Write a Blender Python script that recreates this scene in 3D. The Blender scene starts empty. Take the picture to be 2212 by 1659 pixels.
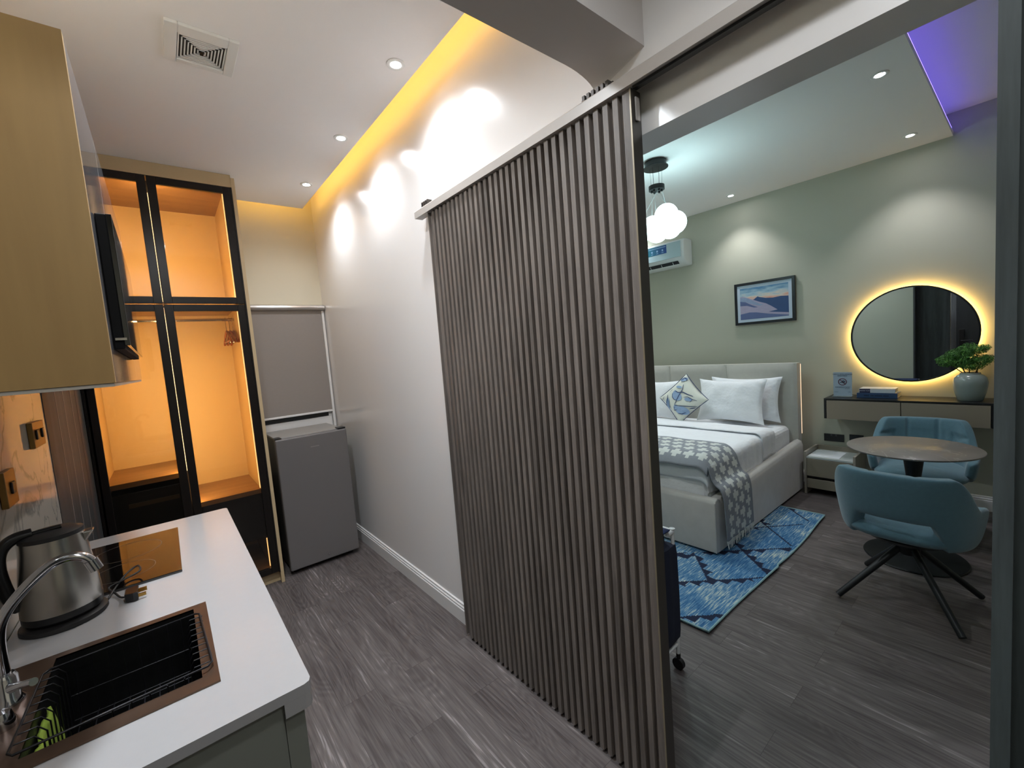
import bpy, math, random
from mathutils import Vector, Matrix, noise
random.seed(7)
PI = math.pi
scene = bpy.context.scene
COL = scene.collection

# ------------------------------------------------------------------ camera
def make_camera():
    yaw, pitch, roll = 0.681775661, -0.0806084979, -0.0797628387
    fpx = 922.56
    cy, sy = math.cos(yaw), math.sin(yaw)
    f = Vector((sy*math.cos(pitch), cy*math.cos(pitch), math.sin(pitch)))
    r = Vector((cy, -sy, 0)); u = r.cross(f)
    c, s = math.cos(roll), math.sin(roll)
    r2 = c*r + s*u; u2 = -s*r + c*u
    cam = bpy.data.cameras.new('camera')
    cam.sensor_fit = 'HORIZONTAL'; cam.sensor_width = 36.0
    cam.lens = fpx/2212*36.0
    cam.clip_start = 0.02; cam.clip_end = 50
    o = bpy.data.objects.new('camera', cam); COL.objects.link(o)
    m = Matrix((r2, u2, -f)).transposed().to_4x4()
    m.translation = Vector((0, 0, 1.5))
    o.matrix_world = m
    scene.camera = o
make_camera()

# ------------------------------------------------------------------ view + world
vs = scene.view_settings
scene.display_settings.display_device = 'sRGB'
vs.view_transform = 'Standard'; vs.look = 'None'; vs.gamma = 1.0; vs.use_curve_mapping = False
vs.exposure = 1.35
w = bpy.data.worlds.new('world'); scene.world = w; w.use_nodes = True
w.node_tree.nodes['Background'].inputs[0].default_value = (0.6, 0.65, 0.75, 1)
w.node_tree.nodes['Background'].inputs[1].default_value = 0.02

# ------------------------------------------------------------------ ceiling lamps (light of each downlight, plus added unseen fill lamps)
KITCHEN_W = 15.0; BED_W = 13.6
scene.cycles.max_bounces = 16; scene.cycles.diffuse_bounces = 10; scene.cycles.glossy_bounces = 6; scene.cycles.transparent_max_bounces = 12
KC = 2.774      # kitchen ceiling
BC = 2.81       # bedroom ceiling
def spot(name, loc, watts, color, size=115, blend=0.9, rad=0.03):
    l = bpy.data.lights.new(name, 'SPOT'); l.energy = watts; l.color = color
    l.spot_size = math.radians(size); l.spot_blend = blend; l.shadow_soft_size = rad
    o = bpy.data.objects.new(name, l); COL.objects.link(o); o.location = loc
    return o
KL = [(0.935, 1.777), (0.935, 2.516), (0.935, 3.273)]
KL_FILL = [(0.30, 0.15), (0.45, -0.85)]
BL = [(4.43, 1.88), (4.36, 0.59), (3.15, 0.545)]
BL_FILL = [(3.15, 2.9), (1.75, 1.9), (4.43, 3.1)]
for x, y in KL: spot('downlight_lamp', (x, y, KC-0.02), KITCHEN_W*0.68, (0.90, 0.95, 1.0), 150, 1.0)
for x, y in KL_FILL: spot('downlight_lamp', (x, y, KC-0.02), KITCHEN_W*1.1, (0.90, 0.95, 1.0), 165, 0.6, 0.12)  # unseen lamps added as fill on the camera side of the beam
spot('downlight_lamp', (0.10, 1.35, KC-0.02), KITCHEN_W*3.9, (0.86, 0.93, 1.0), 168, 1.0, 0.06)  # added unseen fill lamp, lifts the partition wall, worktop and floor
for x, y in BL[:2]: spot('downlight_lamp', (x, y, BC-0.02), BED_W*0.66, (0.99, 0.96, 1.0), 100, 0.75)
spot('downlight_lamp', (BL[2][0], BL[2][1], BC-0.02), BED_W*0.5, (0.9, 0.95, 1.0), 110, 0.8)
for x, y in BL_FILL: spot('downlight_lamp', (x, y, BC-0.02), BED_W*1.35, (0.88, 0.95, 1.0), 130, 0.9)  # unseen lamps added to raise the bedroom's ambient light

# ------------------------------------------------------------------ materials
def lin(c):
    return tuple((v/12.92 if v <= 0.04045 else ((v+0.055)/1.055)**2.4) for v in c)
def hexc(h):
    h = h.lstrip('#'); return lin(tuple(int(h[i:i+2], 16)/255 for i in (0, 2, 4)))
MATS = {}
def nt(name):
    m = bpy.data.materials.new(name); m.use_nodes = True
    return m, m.node_tree, m.node_tree.nodes['Principled BSDF']
def N(t, typ, **kw):
    n = t.nodes.new(typ)
    for k, v in kw.items():
        if k == 'ins':
            for a, b in v.items(): n.inputs[a].default_value = b
        else: setattr(n, k, v)
    return n
def L(t, a, b): t.links.new(a, b)
def mat(name, col, rough=0.5, metal=0.0, spec=0.5, var=0.06, vscale=6.0, stretch=(1, 1, 1), bump=0.0, bscale=80.0, coat=0.0, bdist=0.002, emis=None, estr=0.0, sheen=0.0, coatr=0.05):
    if name in MATS: return MATS[name]
    m, t, b = nt(name)
    c = hexc(col) if isinstance(col, str) else col
    tc = N(t, 'ShaderNodeTexCoord'); mp = N(t, 'ShaderNodeMapping'); mp.inputs['Scale'].default_value = stretch
    L(t, tc.outputs['Object'], mp.inputs[0])
    no = N(t, 'ShaderNodeTexNoise', ins={'Scale': vscale, 'Detail': 4.0}); L(t, mp.outputs[0], no.inputs['Vector'])
    mx = N(t, 'ShaderNodeMix', data_type='RGBA')
    mx.inputs[6].default_value = tuple(max(0, v*(1-var)) for v in c)+(1,)
    mx.inputs[7].default_value = tuple(min(1, v*(1+var)) for v in c)+(1,)
    L(t, no.outputs[0], mx.inputs[0]); L(t, mx.outputs[2], b.inputs['Base Color'])
    b.inputs['Roughness'].default_value = rough; b.inputs['Metallic'].default_value = metal
    b.inputs['Specular IOR Level'].default_value = spec
    b.inputs['Coat Weight'].default_value = coat; b.inputs['Coat Roughness'].default_value = coatr
    if sheen: b.inputs['Sheen Weight'].default_value = sheen
    if emis:
        b.inputs['Emission Color'].default_value = tuple(emis)+(1,); b.inputs['Emission Strength'].default_value = estr
    if bump:
        n2 = N(t, 'ShaderNodeTexNoise', ins={'Scale': bscale, 'Detail': 3.0}); L(t, mp.outputs[0], n2.inputs['Vector'])
        bp = N(t, 'ShaderNodeBump', ins={'Strength': bump, 'Distance': bdist}); L(t, n2.outputs[0], bp.inputs['Height'])
        L(t, bp.outputs[0], b.inputs['Normal'])
    MATS[name] = m
    return m
def emit(name, col, s):
    if name in MATS: return MATS[name]
    m, t, b = nt(name)
    b.inputs['Base Color'].default_value = (0.8, 0.8, 0.8, 1)
    b.inputs['Emission Color'].default_value = tuple(col)+(1,); b.inputs['Emission Strength'].default_value = s
    MATS[name] = m; return m
def glass(name, tint, alpha, rough=0.03):
    m, t, b = nt(name)
    t.nodes.remove(b)
    out = t.nodes['Material Output']
    tr = N(t, 'ShaderNodeBsdfTransparent'); tr.inputs[0].default_value = tuple(tint)+(1,)
    gl = N(t, 'ShaderNodeBsdfGlossy'); gl.inputs['Roughness'].default_value = rough
    fr = N(t, 'ShaderNodeFresnel'); fr.inputs[0].default_value = 1.5
    mx = N(t, 'ShaderNodeMixShader'); ad = N(t, 'ShaderNodeMath', operation='MULTIPLY'); ad.inputs[1].default_value = alpha
    L(t, fr.outputs[0], ad.inputs[0]); L(t, ad.outputs[0], mx.inputs[0])
    L(t, tr.outputs[0], mx.inputs[1]); L(t, gl.outputs[0], mx.inputs[2]); L(t, mx.outputs[0], out.inputs[0])
    return m
def wood(name, c1, c2, rough=0.45, axis='Z', scale=1.0, spec=0.4, grain=1.0):
    m, t, b = nt(name)
    tc = N(t, 'ShaderNodeTexCoord'); mp = N(t, 'ShaderNodeMapping')
    s = {'Z': (9, 9, 0.7), 'Y': (9, 0.7, 9), 'X': (0.7, 9, 9)}[axis]
    mp.inputs['Scale'].default_value = tuple(v*scale for v in s); L(t, tc.outputs['Object'], mp.inputs[0])
    n1 = N(t, 'ShaderNodeTexNoise', ins={'Scale': 1.3, 'Detail': 6.0, 'Distortion': 0.7}); L(t, mp.outputs[0], n1.inputs['Vector'])
    n2 = N(t, 'ShaderNodeTexNoise', ins={'Scale': 14.0, 'Detail': 5.0}); L(t, mp.outputs[0], n2.inputs['Vector'])
    a = N(t, 'ShaderNodeMath', operation='MULTIPLY_ADD'); a.inputs[1].default_value = 0.35*grain; L(t, n2.outputs[0], a.inputs[0]); L(t, n1.outputs[0], a.inputs[2])
    r = N(t, 'ShaderNodeValToRGB'); r.color_ramp.elements[0].position = 0.4; r.color_ramp.elements[1].position = 0.85
    r.color_ramp.elements[0].color = hexc(c1)+(1,); r.color_ramp.elements[1].color = hexc(c2)+(1,)
    L(t, a.outputs[0], r.inputs[0]); L(t, r.outputs[0], b.inputs['Base Color'])
    b.inputs['Roughness'].default_value = rough; b.inputs['Specular IOR Level'].default_value = spec
    bp = N(t, 'ShaderNodeBump', ins={'Strength': 0.15, 'Distance': 0.001}); L(t, n2.outputs[0], bp.inputs['Height']); L(t, bp.outputs[0], b.inputs['Normal'])
    return m
def floor_mat():
    m, t, b = nt('floor_vinyl_planks')
    tc = N(t, 'ShaderNodeTexCoord'); sp = N(t, 'ShaderNodeSeparateXYZ'); L(t, tc.outputs['Object'], sp.inputs[0])
    cb = N(t, 'ShaderNodeCombineXYZ'); L(t, sp.outputs['Y'], cb.inputs['X']); L(t, sp.outputs['X'], cb.inputs['Y'])
    br = N(t, 'ShaderNodeTexBrick'); br.offset = 0.37; br.offset_frequency = 2
    br.inputs['Scale'].default_value = 1.0; br.inputs['Brick Width'].default_value = 0.95; br.inputs['Row Height'].default_value = 0.148
    br.inputs['Mortar Size'].default_value = 0.0008; br.inputs['Mortar Smooth'].default_value = 0.3
    br.inputs['Color1'].default_value = (0, 0, 0, 1); br.inputs['Color2'].default_value = (1, 1, 1, 1); br.inputs['Mortar'].default_value = (0.5, 0.5, 0.5, 1)
    L(t, cb.outputs[0], br.inputs['Vector'])
    bw = N(t, 'ShaderNodeRGBToBW'); L(t, br.outputs['Color'], bw.inputs[0])
    off = N(t, 'ShaderNodeMath', operation='MULTIPLY'); off.inputs[1].default_value = 37.0; L(t, bw.outputs[0], off.inputs[0])
    x = N(t, 'ShaderNodeMath', operation='MULTIPLY'); x.inputs[1].default_value = 7.0; L(t, sp.outputs['X'], x.inputs[0])
    y = N(t, 'ShaderNodeMath', operation='MULTIPLY'); y.inputs[1].default_value = 1.3; L(t, sp.outputs['Y'], y.inputs[0])
    c2 = N(t, 'ShaderNodeCombineXYZ'); L(t, x.outputs[0], c2.inputs[0]); L(t, y.outputs[0], c2.inputs[1]); L(t, off.outputs[0], c2.inputs[2])
    fig = N(t, 'ShaderNodeTexNoise', ins={'Scale': 1.0, 'Detail': 1.5, 'Roughness': 0.4, 'Distortion': 0.4}); L(t, c2.outputs[0], fig.inputs['Vector'])
    mm = N(t, 'ShaderNodeMath', operation='MULTIPLY'); mm.inputs[1].default_value = 120.0; L(t, fig.outputs[0], mm.inputs[0])
    sn = N(t, 'ShaderNodeMath', operation='SINE'); L(t, mm.outputs[0], sn.inputs[0])
    # fine streaks
    st = N(t, 'ShaderNodeVectorMath', operation='MULTIPLY'); st.inputs[1].default_value = (14, 2.2, 1); L(t, c2.outputs[0], st.inputs[0])
    gr = N(t, 'ShaderNodeTexNoise', ins={'Scale': 1.0, 'Detail': 5.0, 'Roughness': 0.65}); L(t, st.outputs[0], gr.inputs['Vector'])
    bl = N(t, 'ShaderNodeTexNoise', ins={'Scale': 1.6, 'Detail': 3.0}); L(t, c2.outputs[0], bl.inputs['Vector'])
    # sum
    a1 = N(t, 'ShaderNodeMath', operation='MULTIPLY_ADD'); a1.inputs[1].default_value = 0.05; L(t, sn.outputs[0], a1.inputs[0]); L(t, gr.outputs[0], a1.inputs[2])
    a2 = N(t, 'ShaderNodeMath', operation='MULTIPLY_ADD'); a2.inputs[1].default_value = 0.45; L(t, bl.outputs[0], a2.inputs[0]); L(t, a1.outputs[0], a2.inputs[2])
    a3 = N(t, 'ShaderNodeMath', operation='MULTIPLY_ADD'); a3.inputs[1].default_value = 0.13; L(t, bw.outputs[0], a3.inputs[0]); L(t, a2.outputs[0], a3.inputs[2])
    r = N(t, 'ShaderNodeValToRGB'); e = r.color_ramp.elements
    e[0].position = 0.54; e[0].color = hexc('#4a4342')+(1,); e[1].color = hexc('#989190')+(1,)
    k = e.new(0.68); k.color = hexc('#6c6563')+(1,)
    a4 = N(t, 'ShaderNodeMath', operation='MULTIPLY'); a4.inputs[1].default_value = 0.93; L(t, a3.outputs[0], a4.inputs[0])
    e[1].position = 0.88
    L(t, a4.outputs[0], r.inputs[0])
    mx = N(t, 'ShaderNodeMix', data_type='RGBA'); L(t, br.outputs['Fac'], mx.inputs[0]); L(t, r.outputs[0], mx.inputs[6]); mx.inputs[7].default_value = hexc('#3a3534')+(1,)
    L(t, mx.outputs[2], b.inputs['Base Color'])
    b.inputs['Roughness'].default_value = 0.42; b.inputs['Specular IOR Level'].default_value = 0.35
    bp = N(t, 'ShaderNodeBump', ins={'Strength': 0.12, 'Distance': 0.001}); L(t, gr.outputs[0], bp.inputs['Height']); L(t, bp.outputs[0], b.inputs['Normal'])
    return m
M_floor = floor_mat()
M_ceil = mat('ceiling_paint', '#f2efee', 0.75, var=0.01, vscale=1.5)
M_wallk = mat('satin_wall_paint', '#e8e5e3', 0.22, spec=0.6, var=0.015, vscale=1.0, bump=0.25, bscale=3.0)
M_wallm = mat('matt_wall_paint', '#d3cdb9', 0.7, var=0.02, vscale=1.5)
M_beam = mat('beam_paint', '#c9c4c2', 0.5, var=0.02, vscale=1.5)
M_wallb = mat('bedroom_wall_paint', '#b8b9a9', 0.6, var=0.02, vscale=1.5)
M_trim = mat('white_trim_paint', '#e2e0de', 0.3, var=0.01)
M_slate = wood('dark_wood_cladding', '#2b2d2e', '#45484a', 0.5, 'Z', 1.5)
M_marble = None
def marble_mat():
    m, t, b = nt('glossy_pale_marble')
    tc = N(t, 'ShaderNodeTexCoord')
    n = N(t, 'ShaderNodeTexNoise', ins={'Scale': 1.6, 'Detail': 6.0, 'Distortion': 2.0}); L(t, tc.outputs['Object'], n.inputs['Vector'])
    a = N(t, 'ShaderNodeMath', operation='SUBTRACT'); a.inputs[1].default_value = 0.5; L(t, n.outputs[0], a.inputs[0])
    ab = N(t, 'ShaderNodeMath', operation='ABSOLUTE'); L(t, a.outputs[0], ab.inputs[0])
    r = N(t, 'ShaderNodeValToRGB'); r.color_ramp.elements[0].color = hexc('#8f8a84')+(1,); r.color_ramp.elements[1].position = 0.02; r.color_ramp.elements[1].color = hexc('#b9b2a8')+(1,)
    L(t, ab.outputs[0], r.inputs[0]); L(t, r.outputs[0], b.inputs['Base Color'])
    b.inputs['Roughness'].default_value = 0.06; b.inputs['Specular IOR Level'].default_value = 0.8
    return m
M_marble = marble_mat()

# ------------------------------------------------------------------ mesh builder
OFF = {}
class MB:
    def __init__(s): s.v = []; s.f = []; s.m = []
    def add(s, vs, fs, mi=0):
        k = len(s.v); s.v += [Vector(v) for v in vs]
        s.f += [tuple(i+k for i in f) for f in fs]; s.m += [mi]*len(fs); return s
    def box(s, x0, x1, y0, y1, z0, z1, mi=0):
        return s.add([(x, y, z) for z in (z0, z1) for y in (y0, y1) for x in (x0, x1)],
                     [(0, 2, 3, 1), (4, 5, 7, 6), (0, 1, 5, 4), (2, 6, 7, 3), (0, 4, 6, 2), (1, 3, 7, 5)], mi)
    def prism(s, poly, ax, a, b, mi=0):
        def P(p, h):
            return {'x': (h, p[0], p[1]), 'y': (p[0], h, p[1]), 'z': (p[0], p[1], h)}[ax]
        n = len(poly)
        vs = [P(p, a) for p in poly]+[P(p, b) for p in poly]
        fs = [tuple(range(n))[::-1], tuple(range(n, 2*n))]+[(i, (i+1) % n, n+(i+1) % n, n+i) for i in range(n)]
        return s.add(vs, fs, mi)
    def tube(s, pts, r, n=10, mi=0, closed=False, caps=True):
        pts = [Vector(p) for p in pts]; R = r if isinstance(r, (list, tuple)) else [r]*len(pts)
        k = len(pts); vs = []; prev = None
        for i, p in enumerate(pts):
            a = pts[(i-1) % k] if (closed or i > 0) else p; b = pts[(i+1) % k] if (closed or i < k-1) else p
            d = (b-a).normalized()
            if prev is None:
                u = d.orthogonal().normalized()
            else:
                u = (prev-d*prev.dot(d)).normalized()
            prev = u; w_ = d.cross(u)
            for j in range(n):
                t = 2*PI*j/n; vs.append(p+R[i]*(math.cos(t)*u+math.sin(t)*w_))
        fs = []
        for i in range(k if closed else k-1):
            for j in range(n):
                fs.append((i*n+j, i*n+(j+1) % n, ((i+1) % k)*n+(j+1) % n, ((i+1) % k)*n+j))
        if caps and not closed: fs += [tuple(range(n))[::-1], tuple((k-1)*n+j for j in range(n))]
        return s.add(vs, fs, mi)
    def lathe(s, prof, c=(0, 0, 0), n=32, mi=0, sx=1, sy=1):
        vs = []; k = len(prof)
        for r, z in prof:
            for j in range(n):
                t = 2*PI*j/n; vs.append((c[0]+sx*r*math.cos(t), c[1]+sy*r*math.sin(t), c[2]+z))
        fs = [(i*n+j, i*n+(j+1) % n, (i+1)*n+(j+1) % n, (i+1)*n+j) for i in range(k-1) for j in range(n)]
        if prof[0] != prof[-1]: fs += [tuple(range(n))[::-1], tuple((k-1)*n+j for j in range(n))]
        return s.add(vs, fs, mi)
    def grid(s, fn, nu, nv, mi=0, cu=False, cv=False, mask=None):
        vs = [fn(i/(nu if cu else nu-1), j/(nv if cv else nv-1)) for i in range(nu) for j in range(nv)]
        k = len(s.v); s.v += [Vector(v) for v in vs]
        for i in range(nu if cu else nu-1):
            for j in range(nv if cv else nv-1):
                a, b = i, (i+1) % nu; c, d = j, (j+1) % nv
                s.f.append((k+a*nv+c, k+b*nv+c, k+b*nv+d, k+a*nv+d))
                s.m.append(mask(i, j) if mask else mi)
        return s
    def poly(s, pts, mi=0):
        return s.add(pts, [tuple(range(len(pts)))], mi)
    def xf(s, M):
        s.v = [M @ v for v in s.v]; return s
    def build(s, name, mats, parent=None, smooth=False, bevel=0.0, seg=2, subsurf=0, weld=False, local=False, solid=0.0):
        off = Vector((0, 0, 0)) if local else OFF.get(parent.name if parent else '', Vector((0, 0, 0)))
        me = bpy.data.meshes.new(name)
        me.from_pydata([tuple(v-off) for v in s.v], [], s.f)
        if not isinstance(mats, (list, tuple)): mats = [mats]
        for m in mats: me.materials.append(m)
        for p, mi in zip(me.polygons, s.m): p.material_index = mi
        import bmesh
        bm = bmesh.new(); bm.from_mesh(me)
        if weld: bmesh.ops.remove_doubles(bm, verts=bm.verts, dist=1e-5)
        bmesh.ops.recalc_face_normals(bm, faces=bm.faces); bm.to_mesh(me); bm.free()
        if smooth:
            for p in me.polygons: p.use_smooth = True
            me.set_sharp_from_angle(angle=math.radians(smooth if smooth is not True else 50))
        o = bpy.data.objects.new(name, me); COL.objects.link(o)
        if parent: o.parent = parent; OFF[o.name] = off if not local else Vector((0, 0, 0))
        if solid:
            sm = o.modifiers.new('solid', 'SOLIDIFY'); sm.thickness = solid; sm.offset = 0
        if bevel:
            bv = o.modifiers.new('bevel', 'BEVEL'); bv.width = bevel; bv.segments = seg; bv.limit_method = 'ANGLE'; bv.angle_limit = math.radians(40)
        if subsurf:
            ss = o.modifiers.new('sub', 'SUBSURF'); ss.levels = subsurf; ss.render_levels = subsurf
        return o
def thing(name, label, cat, loc=(0, 0, 0), rz=0, group=None):
    o = bpy.data.objects.new(name, None); COL.objects.link(o)
    o.location = loc; o.rotation_euler = (0, 0, rz); o.empty_display_size = 0.05
    o['label'] = label; o['category'] = cat
    if group: o['group'] = group
    OFF[o.name] = Vector(loc)
    return o
def tag(o, label, cat, group=None):
    o['label'] = label; o['category'] = cat
    if group: o['group'] = group
    return o
def struct(mb, name, m, **kw):
    o = mb.build(name, m, **kw); o['kind'] = 'structure'; return o
def bx(*a): return MB().box(*a)
def dup(root, loc=None, rz=None, label=None):
    r = root.copy(); COL.objects.link(r)
    if loc is not None: r.location = loc
    if rz is not None: r.rotation_euler = (0, 0, rz)
    if label: r['label'] = label
    for ch in list(root.children):
        c = ch.copy(); COL.objects.link(c); c.parent = r
        for g in list(ch.children):
            d = g.copy(); COL.objects.link(d); d.parent = c
    return r
def text(name, body, size, M, m, parent, ext=0.0004):
    cu = bpy.data.curves.new(name, 'FONT'); cu.body = body; cu.size = size; cu.extrude = ext
    cu.align_x = 'CENTER'; cu.align_y = 'CENTER'
    tmp = bpy.data.objects.new('tmp', cu); COL.objects.link(tmp)
    dg = bpy.context.evaluated_depsgraph_get()
    me = bpy.data.meshes.new_from_object(tmp.evaluated_get(dg)); me.name = name
    bpy.data.objects.remove(tmp)
    off = OFF.get(parent.name, Vector((0, 0, 0)))
    me.transform(Matrix.Translation(-off) @ M)
    me.materials.clear(); me.materials.append(m)
    o = bpy.data.objects.new(name, me); COL.objects.link(o); o.parent = parent
    return o
def FACE_X(x, y, z):   # text plane facing -X (read from inside the flat), text right = -Y
    return Matrix(((0, 0, -1, x), (-1, 0, 0, y), (0, 1, 0, z), (0, 0, 0, 1)))
def FACE_Y(x, y, z):   # facing -Y, right = +X
    return Matrix(((1, 0, 0, x), (0, 0, -1, y), (0, 1, 0, z), (0, 0, 0, 1)))

# ------------------------------------------------------------------ structure
XL, XP, XPB, XB = -0.37, 1.155, 1.275, 4.70
YK, YN, YBN, YBF = 3.98, -1.5, -0.9, 3.55
TOP = 3.08
struct(bx(XL-0.1, XB+0.1, YN-0.1, YK+0.1, -0.06, 0), 'floor', M_floor)
# kitchen dropped ceiling with coves along the partition, back and left walls, two panels beside the beam
b = MB(); b.box(-0.285, 1.03, 0.89, 3.79, KC, KC+0.03); struct(b, 'ceiling', M_ceil)
b = MB(); b.box(XL, XP, YN, 0.71, KC, KC+0.03); struct(b, 'ceiling', M_ceil)
b = MB(); b.box(XPB, XB, 0.40, YBF, BC, BC+0.03); struct(b, 'ceiling', M_ceil)
b = MB(); b.box(XPB, XB, YBN, YBF, 2.975, 3.08); struct(b, 'ceiling', M_ceil)
b = MB(); b.box(XL, XP, YN, YK, 3.0, 3.08); struct(b, 'ceiling', M_ceil)
struct(bx(XL-0.1, XL, YN, YK, 0, TOP), 'wall_left', M_wallm)
struct(bx(XL, XPB, YK, YK+0.1, 0, TOP), 'wall_back', M_wallm)
b = MB(); b.box(XP, XPB, 1.05, YK, 0, TOP)
b.box(XP, XPB, 0.045, 1.05, 2.09, TOP); b.box(XP, XPB, YN, 0.045, 0, TOP)
struct(b, 'wall_partition', M_wallk)
struct(bx(XB, XB+0.1, YBN-0.1, YBF+0.1, 0, TOP), 'wall_headboard', M_wallb)
struct(bx(XPB, XB, YBF, YBF+0.1, 0, TOP), 'wall_bedroom_back', M_wallb)
struct(bx(XPB, XB, YBN-0.1, YBN, 0, TOP), 'wall_bedroom_front', M_wallb)
struct(bx(XL, XPB, YN-0.1, YN, 0, TOP), 'wall_entrance', M_wallm)
# bedroom side lining of the partition (pale paint)
struct(bx(XPB-0.001, XPB+0.004, 1.06, YBF, 0.0, TOP), 'trim_1', M_wallb)
# ceiling beam with a soft fillet where it meets the partition
zb = 2.324
def beam_prof(fx, fz):
    p = [(XL, TOP), (XL, zb), (XP-fx, zb)]
    for k in range(1, 9):
        a = k/8*PI/2; p.append((XP-fx+fx*math.sin(a), zb-fz*(1-math.cos(a))))
    return p+[(XP, TOP)]
b = MB(); pa, pb = beam_prof(0.01, 0.002), beam_prof(0.135, 0.045); nq = len(pa)
b.add([(q[0], 0.71, q[1]) for q in pa]+[(q[0], 0.89, q[1]) for q in pb], [tuple(range(nq)), tuple(range(nq, 2*nq))[::-1]]+[(k, (k+1) % nq, nq+(k+1) % nq, nq+k) for k in range(nq)])
struct(b, 'trim_2', M_beam, smooth=30)
# dark panelling of the left wall beyond the counter, thin vertical metal lines
b = MB(); b.box(XL, XL+0.012, 2.36, 3.325, 0, KC)
for y in (2.60, 2.78, 2.98): b.box(XL+0.0118, XL+0.013, y, y+0.006, 0, KC, 1)
b.box(XL+0.0118, XL+0.013, 3.12, 3.19, 0, KC, 2)
struct(b, 'trim_3', [M_slate, mat('thin_grey_inlay', '#8d8680', 0.35), mat('brown_inlay', '#4a4140', 0.5)])
# marble splashback
struct(bx(XL, XL+0.01, 0.86, 2.36, 0.9, 1.5), 'trim_4', M_marble)
# dark cladding right of the opening
b = MB(); b.box(1.085, XP, 0.019, 0.043, 0, 2.75); b.box(1.115, XP, YN, 0.019, 0, 2.75)
for i in range(9): b.box(1.105, 1.115, 0.0-0.1*i-0.06, 0.0-0.1*i-0.02, 0, 2.75)
struct(b, 'trim_5', wood('dark_door_casing', '#2c3233', '#454d4e', 0.55, 'Z', 1.5))
# opening jamb lining
struct(bx(XP-0.001, XPB+0.006, 1.045, 1.062, 0, 2.09), 'trim_6', M_slate)
# entrance door on the left wall (seen in the round mirror)
b = MB(); b.box(XL, XL+0.05, -0.20, 0.84, 0, 2.06); b.box(XL+0.05, XL+0.058, -0.14, 0.78, 0.01, 2.0, 1)
d = struct(b, 'door_1', [M_slate, wood('entrance_door_wood', '#191b1c', '#25282a', 0.35, 'Z', 1.0)], bevel=0.003)
bx(XL+0.058, XL+0.08, 0.69, 0.75, 1.02, 1.26).build('door_lock', mat('black_plastic', '#101011', 0.3), d, bevel=0.005)
MB().tube([(XL+0.08, 0.72, 1.08), (XL+0.11, 0.72, 1.08), (XL+0.112, 0.60, 1.08)], 0.009, 8).build('door_handle', mat('black_plastic', '#101011', 0.3), d, smooth=True)
# baseboards with a moulded top
def baseboard(name, x0, y0, x1, y1, sx=0, sy=0):
    b = MB()
    if sx:   # runs along y, face towards sx
        a, c = x0, x0+sx*0.014
        pr = [(x0, 0), (x0+sx*0.016, 0), (x0+sx*0.016, 0.078), (x0+sx*0.012, 0.083), (x0+sx*0.013, 0.092), (x0+sx*0.008, 0.098), (x0+sx*0.008, 0.108), (x0, 0.112)]
        b.prism(pr, 'y', y0, y1)
    else:
        pr = [(y0, 0), (y0+sy*0.016, 0), (y0+sy*0.016, 0.078), (y0+sy*0.012, 0.083), (y0+sy*0.013, 0.092), (y0+sy*0.008, 0.098), (y0+sy*0.008, 0.108), (y0, 0.112)]
        b.prism(pr, 'x', x0, x1)
    return struct(b, name, M_trim)
baseboard('baseboard_partition', XP, 1.06, XP, 3.975, sx=-1)
baseboard('baseboard_back', 0.52, YK, XP-0.02, YK, sy=-1)
baseboard('baseboard_headboard', XB, YBN, XB, 3.5, sx=-1)

# ------------------------------------------------------------------ LED coves (strips lying on top of the dropped ceilings)
YEL = (1.0, 0.56, 0.09)
def strip(name, label, boxes, m, group=None):
    b = MB()
    for q in boxes: b.box(*q)
    return tag(b.build(name, m), label, 'light strip', group)
KS = 5.0
M_yel = emit('yellow_led', YEL, KS)
strip('led_strip', 'yellow cove light strip above the ceiling edge along the long white wall', [(1.0, 1.012, 0.90, 3.78, KC+0.03, KC+0.045)], M_yel)
strip('led_strip', 'yellow cove light strip above the ceiling edge over the window blind', [(0.52, 0.99, 3.765, 3.777, KC+0.03, KC+0.045)], M_yel)
strip('led_strip', 'yellow cove light strip above the ceiling edge behind the wooden wall cabinet', [(-0.27, -0.258, 0.90, 3.30, KC+0.03, KC+0.045)], M_yel)
strip('led_strip', 'violet cove light strip along the raised edge of the bedroom ceiling', [(XPB+0.1, XB-0.06, 0.403, 0.415, BC+0.03, BC+0.045)], emit('violet_led', (0.20, 0.14, 1.0), 2.2))

# ------------------------------------------------------------------ downlights
M_rim = mat('white_plastic', '#e6e6e4', 0.35)
def downlight(x, y, z, label, grp, s, m):
    t = thing('ceiling_downlight', label, 'ceiling light', (x, y, z), 0, grp)
    MB().lathe([(0.0225, 0.0), (0.040, 0.0), (0.040, -0.003), (0.034, -0.006), (0.0225, -0.003), (0.0225, 0.0)], (x, y, z), 28).build('rim', M_rim, t, smooth=True)
    MB().lathe([(0.0005, -0.0035), (0.022, -0.0035), (0.022, -0.0005), (0.0005, -0.0005)], (x, y, z), 24).build('lens', m, t)
    return t
M_lens = emit('cool_white_lens', (1.0, 0.97, 1.0), 50.0)
for (x, y), lb in zip(KL, ('nearest', 'middle', 'farthest')):
    downlight(x, y, KC, 'small round downlight in kitchen ceiling beside yellow cove, %s of the row of three' % lb, 'kitchen ceiling downlights', 0, M_lens)
for (x, y), lb in zip(BL, ('small round downlight in bedroom ceiling close to the wall above the framed picture', 'small round downlight in bedroom ceiling close to the wall above the round mirror', 'small round bedroom downlight nearest the partition beside the violet ceiling recess')):
    downlight(x, y, BC, lb, 'bedroom ceiling downlights', 0, M_lens)

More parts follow.
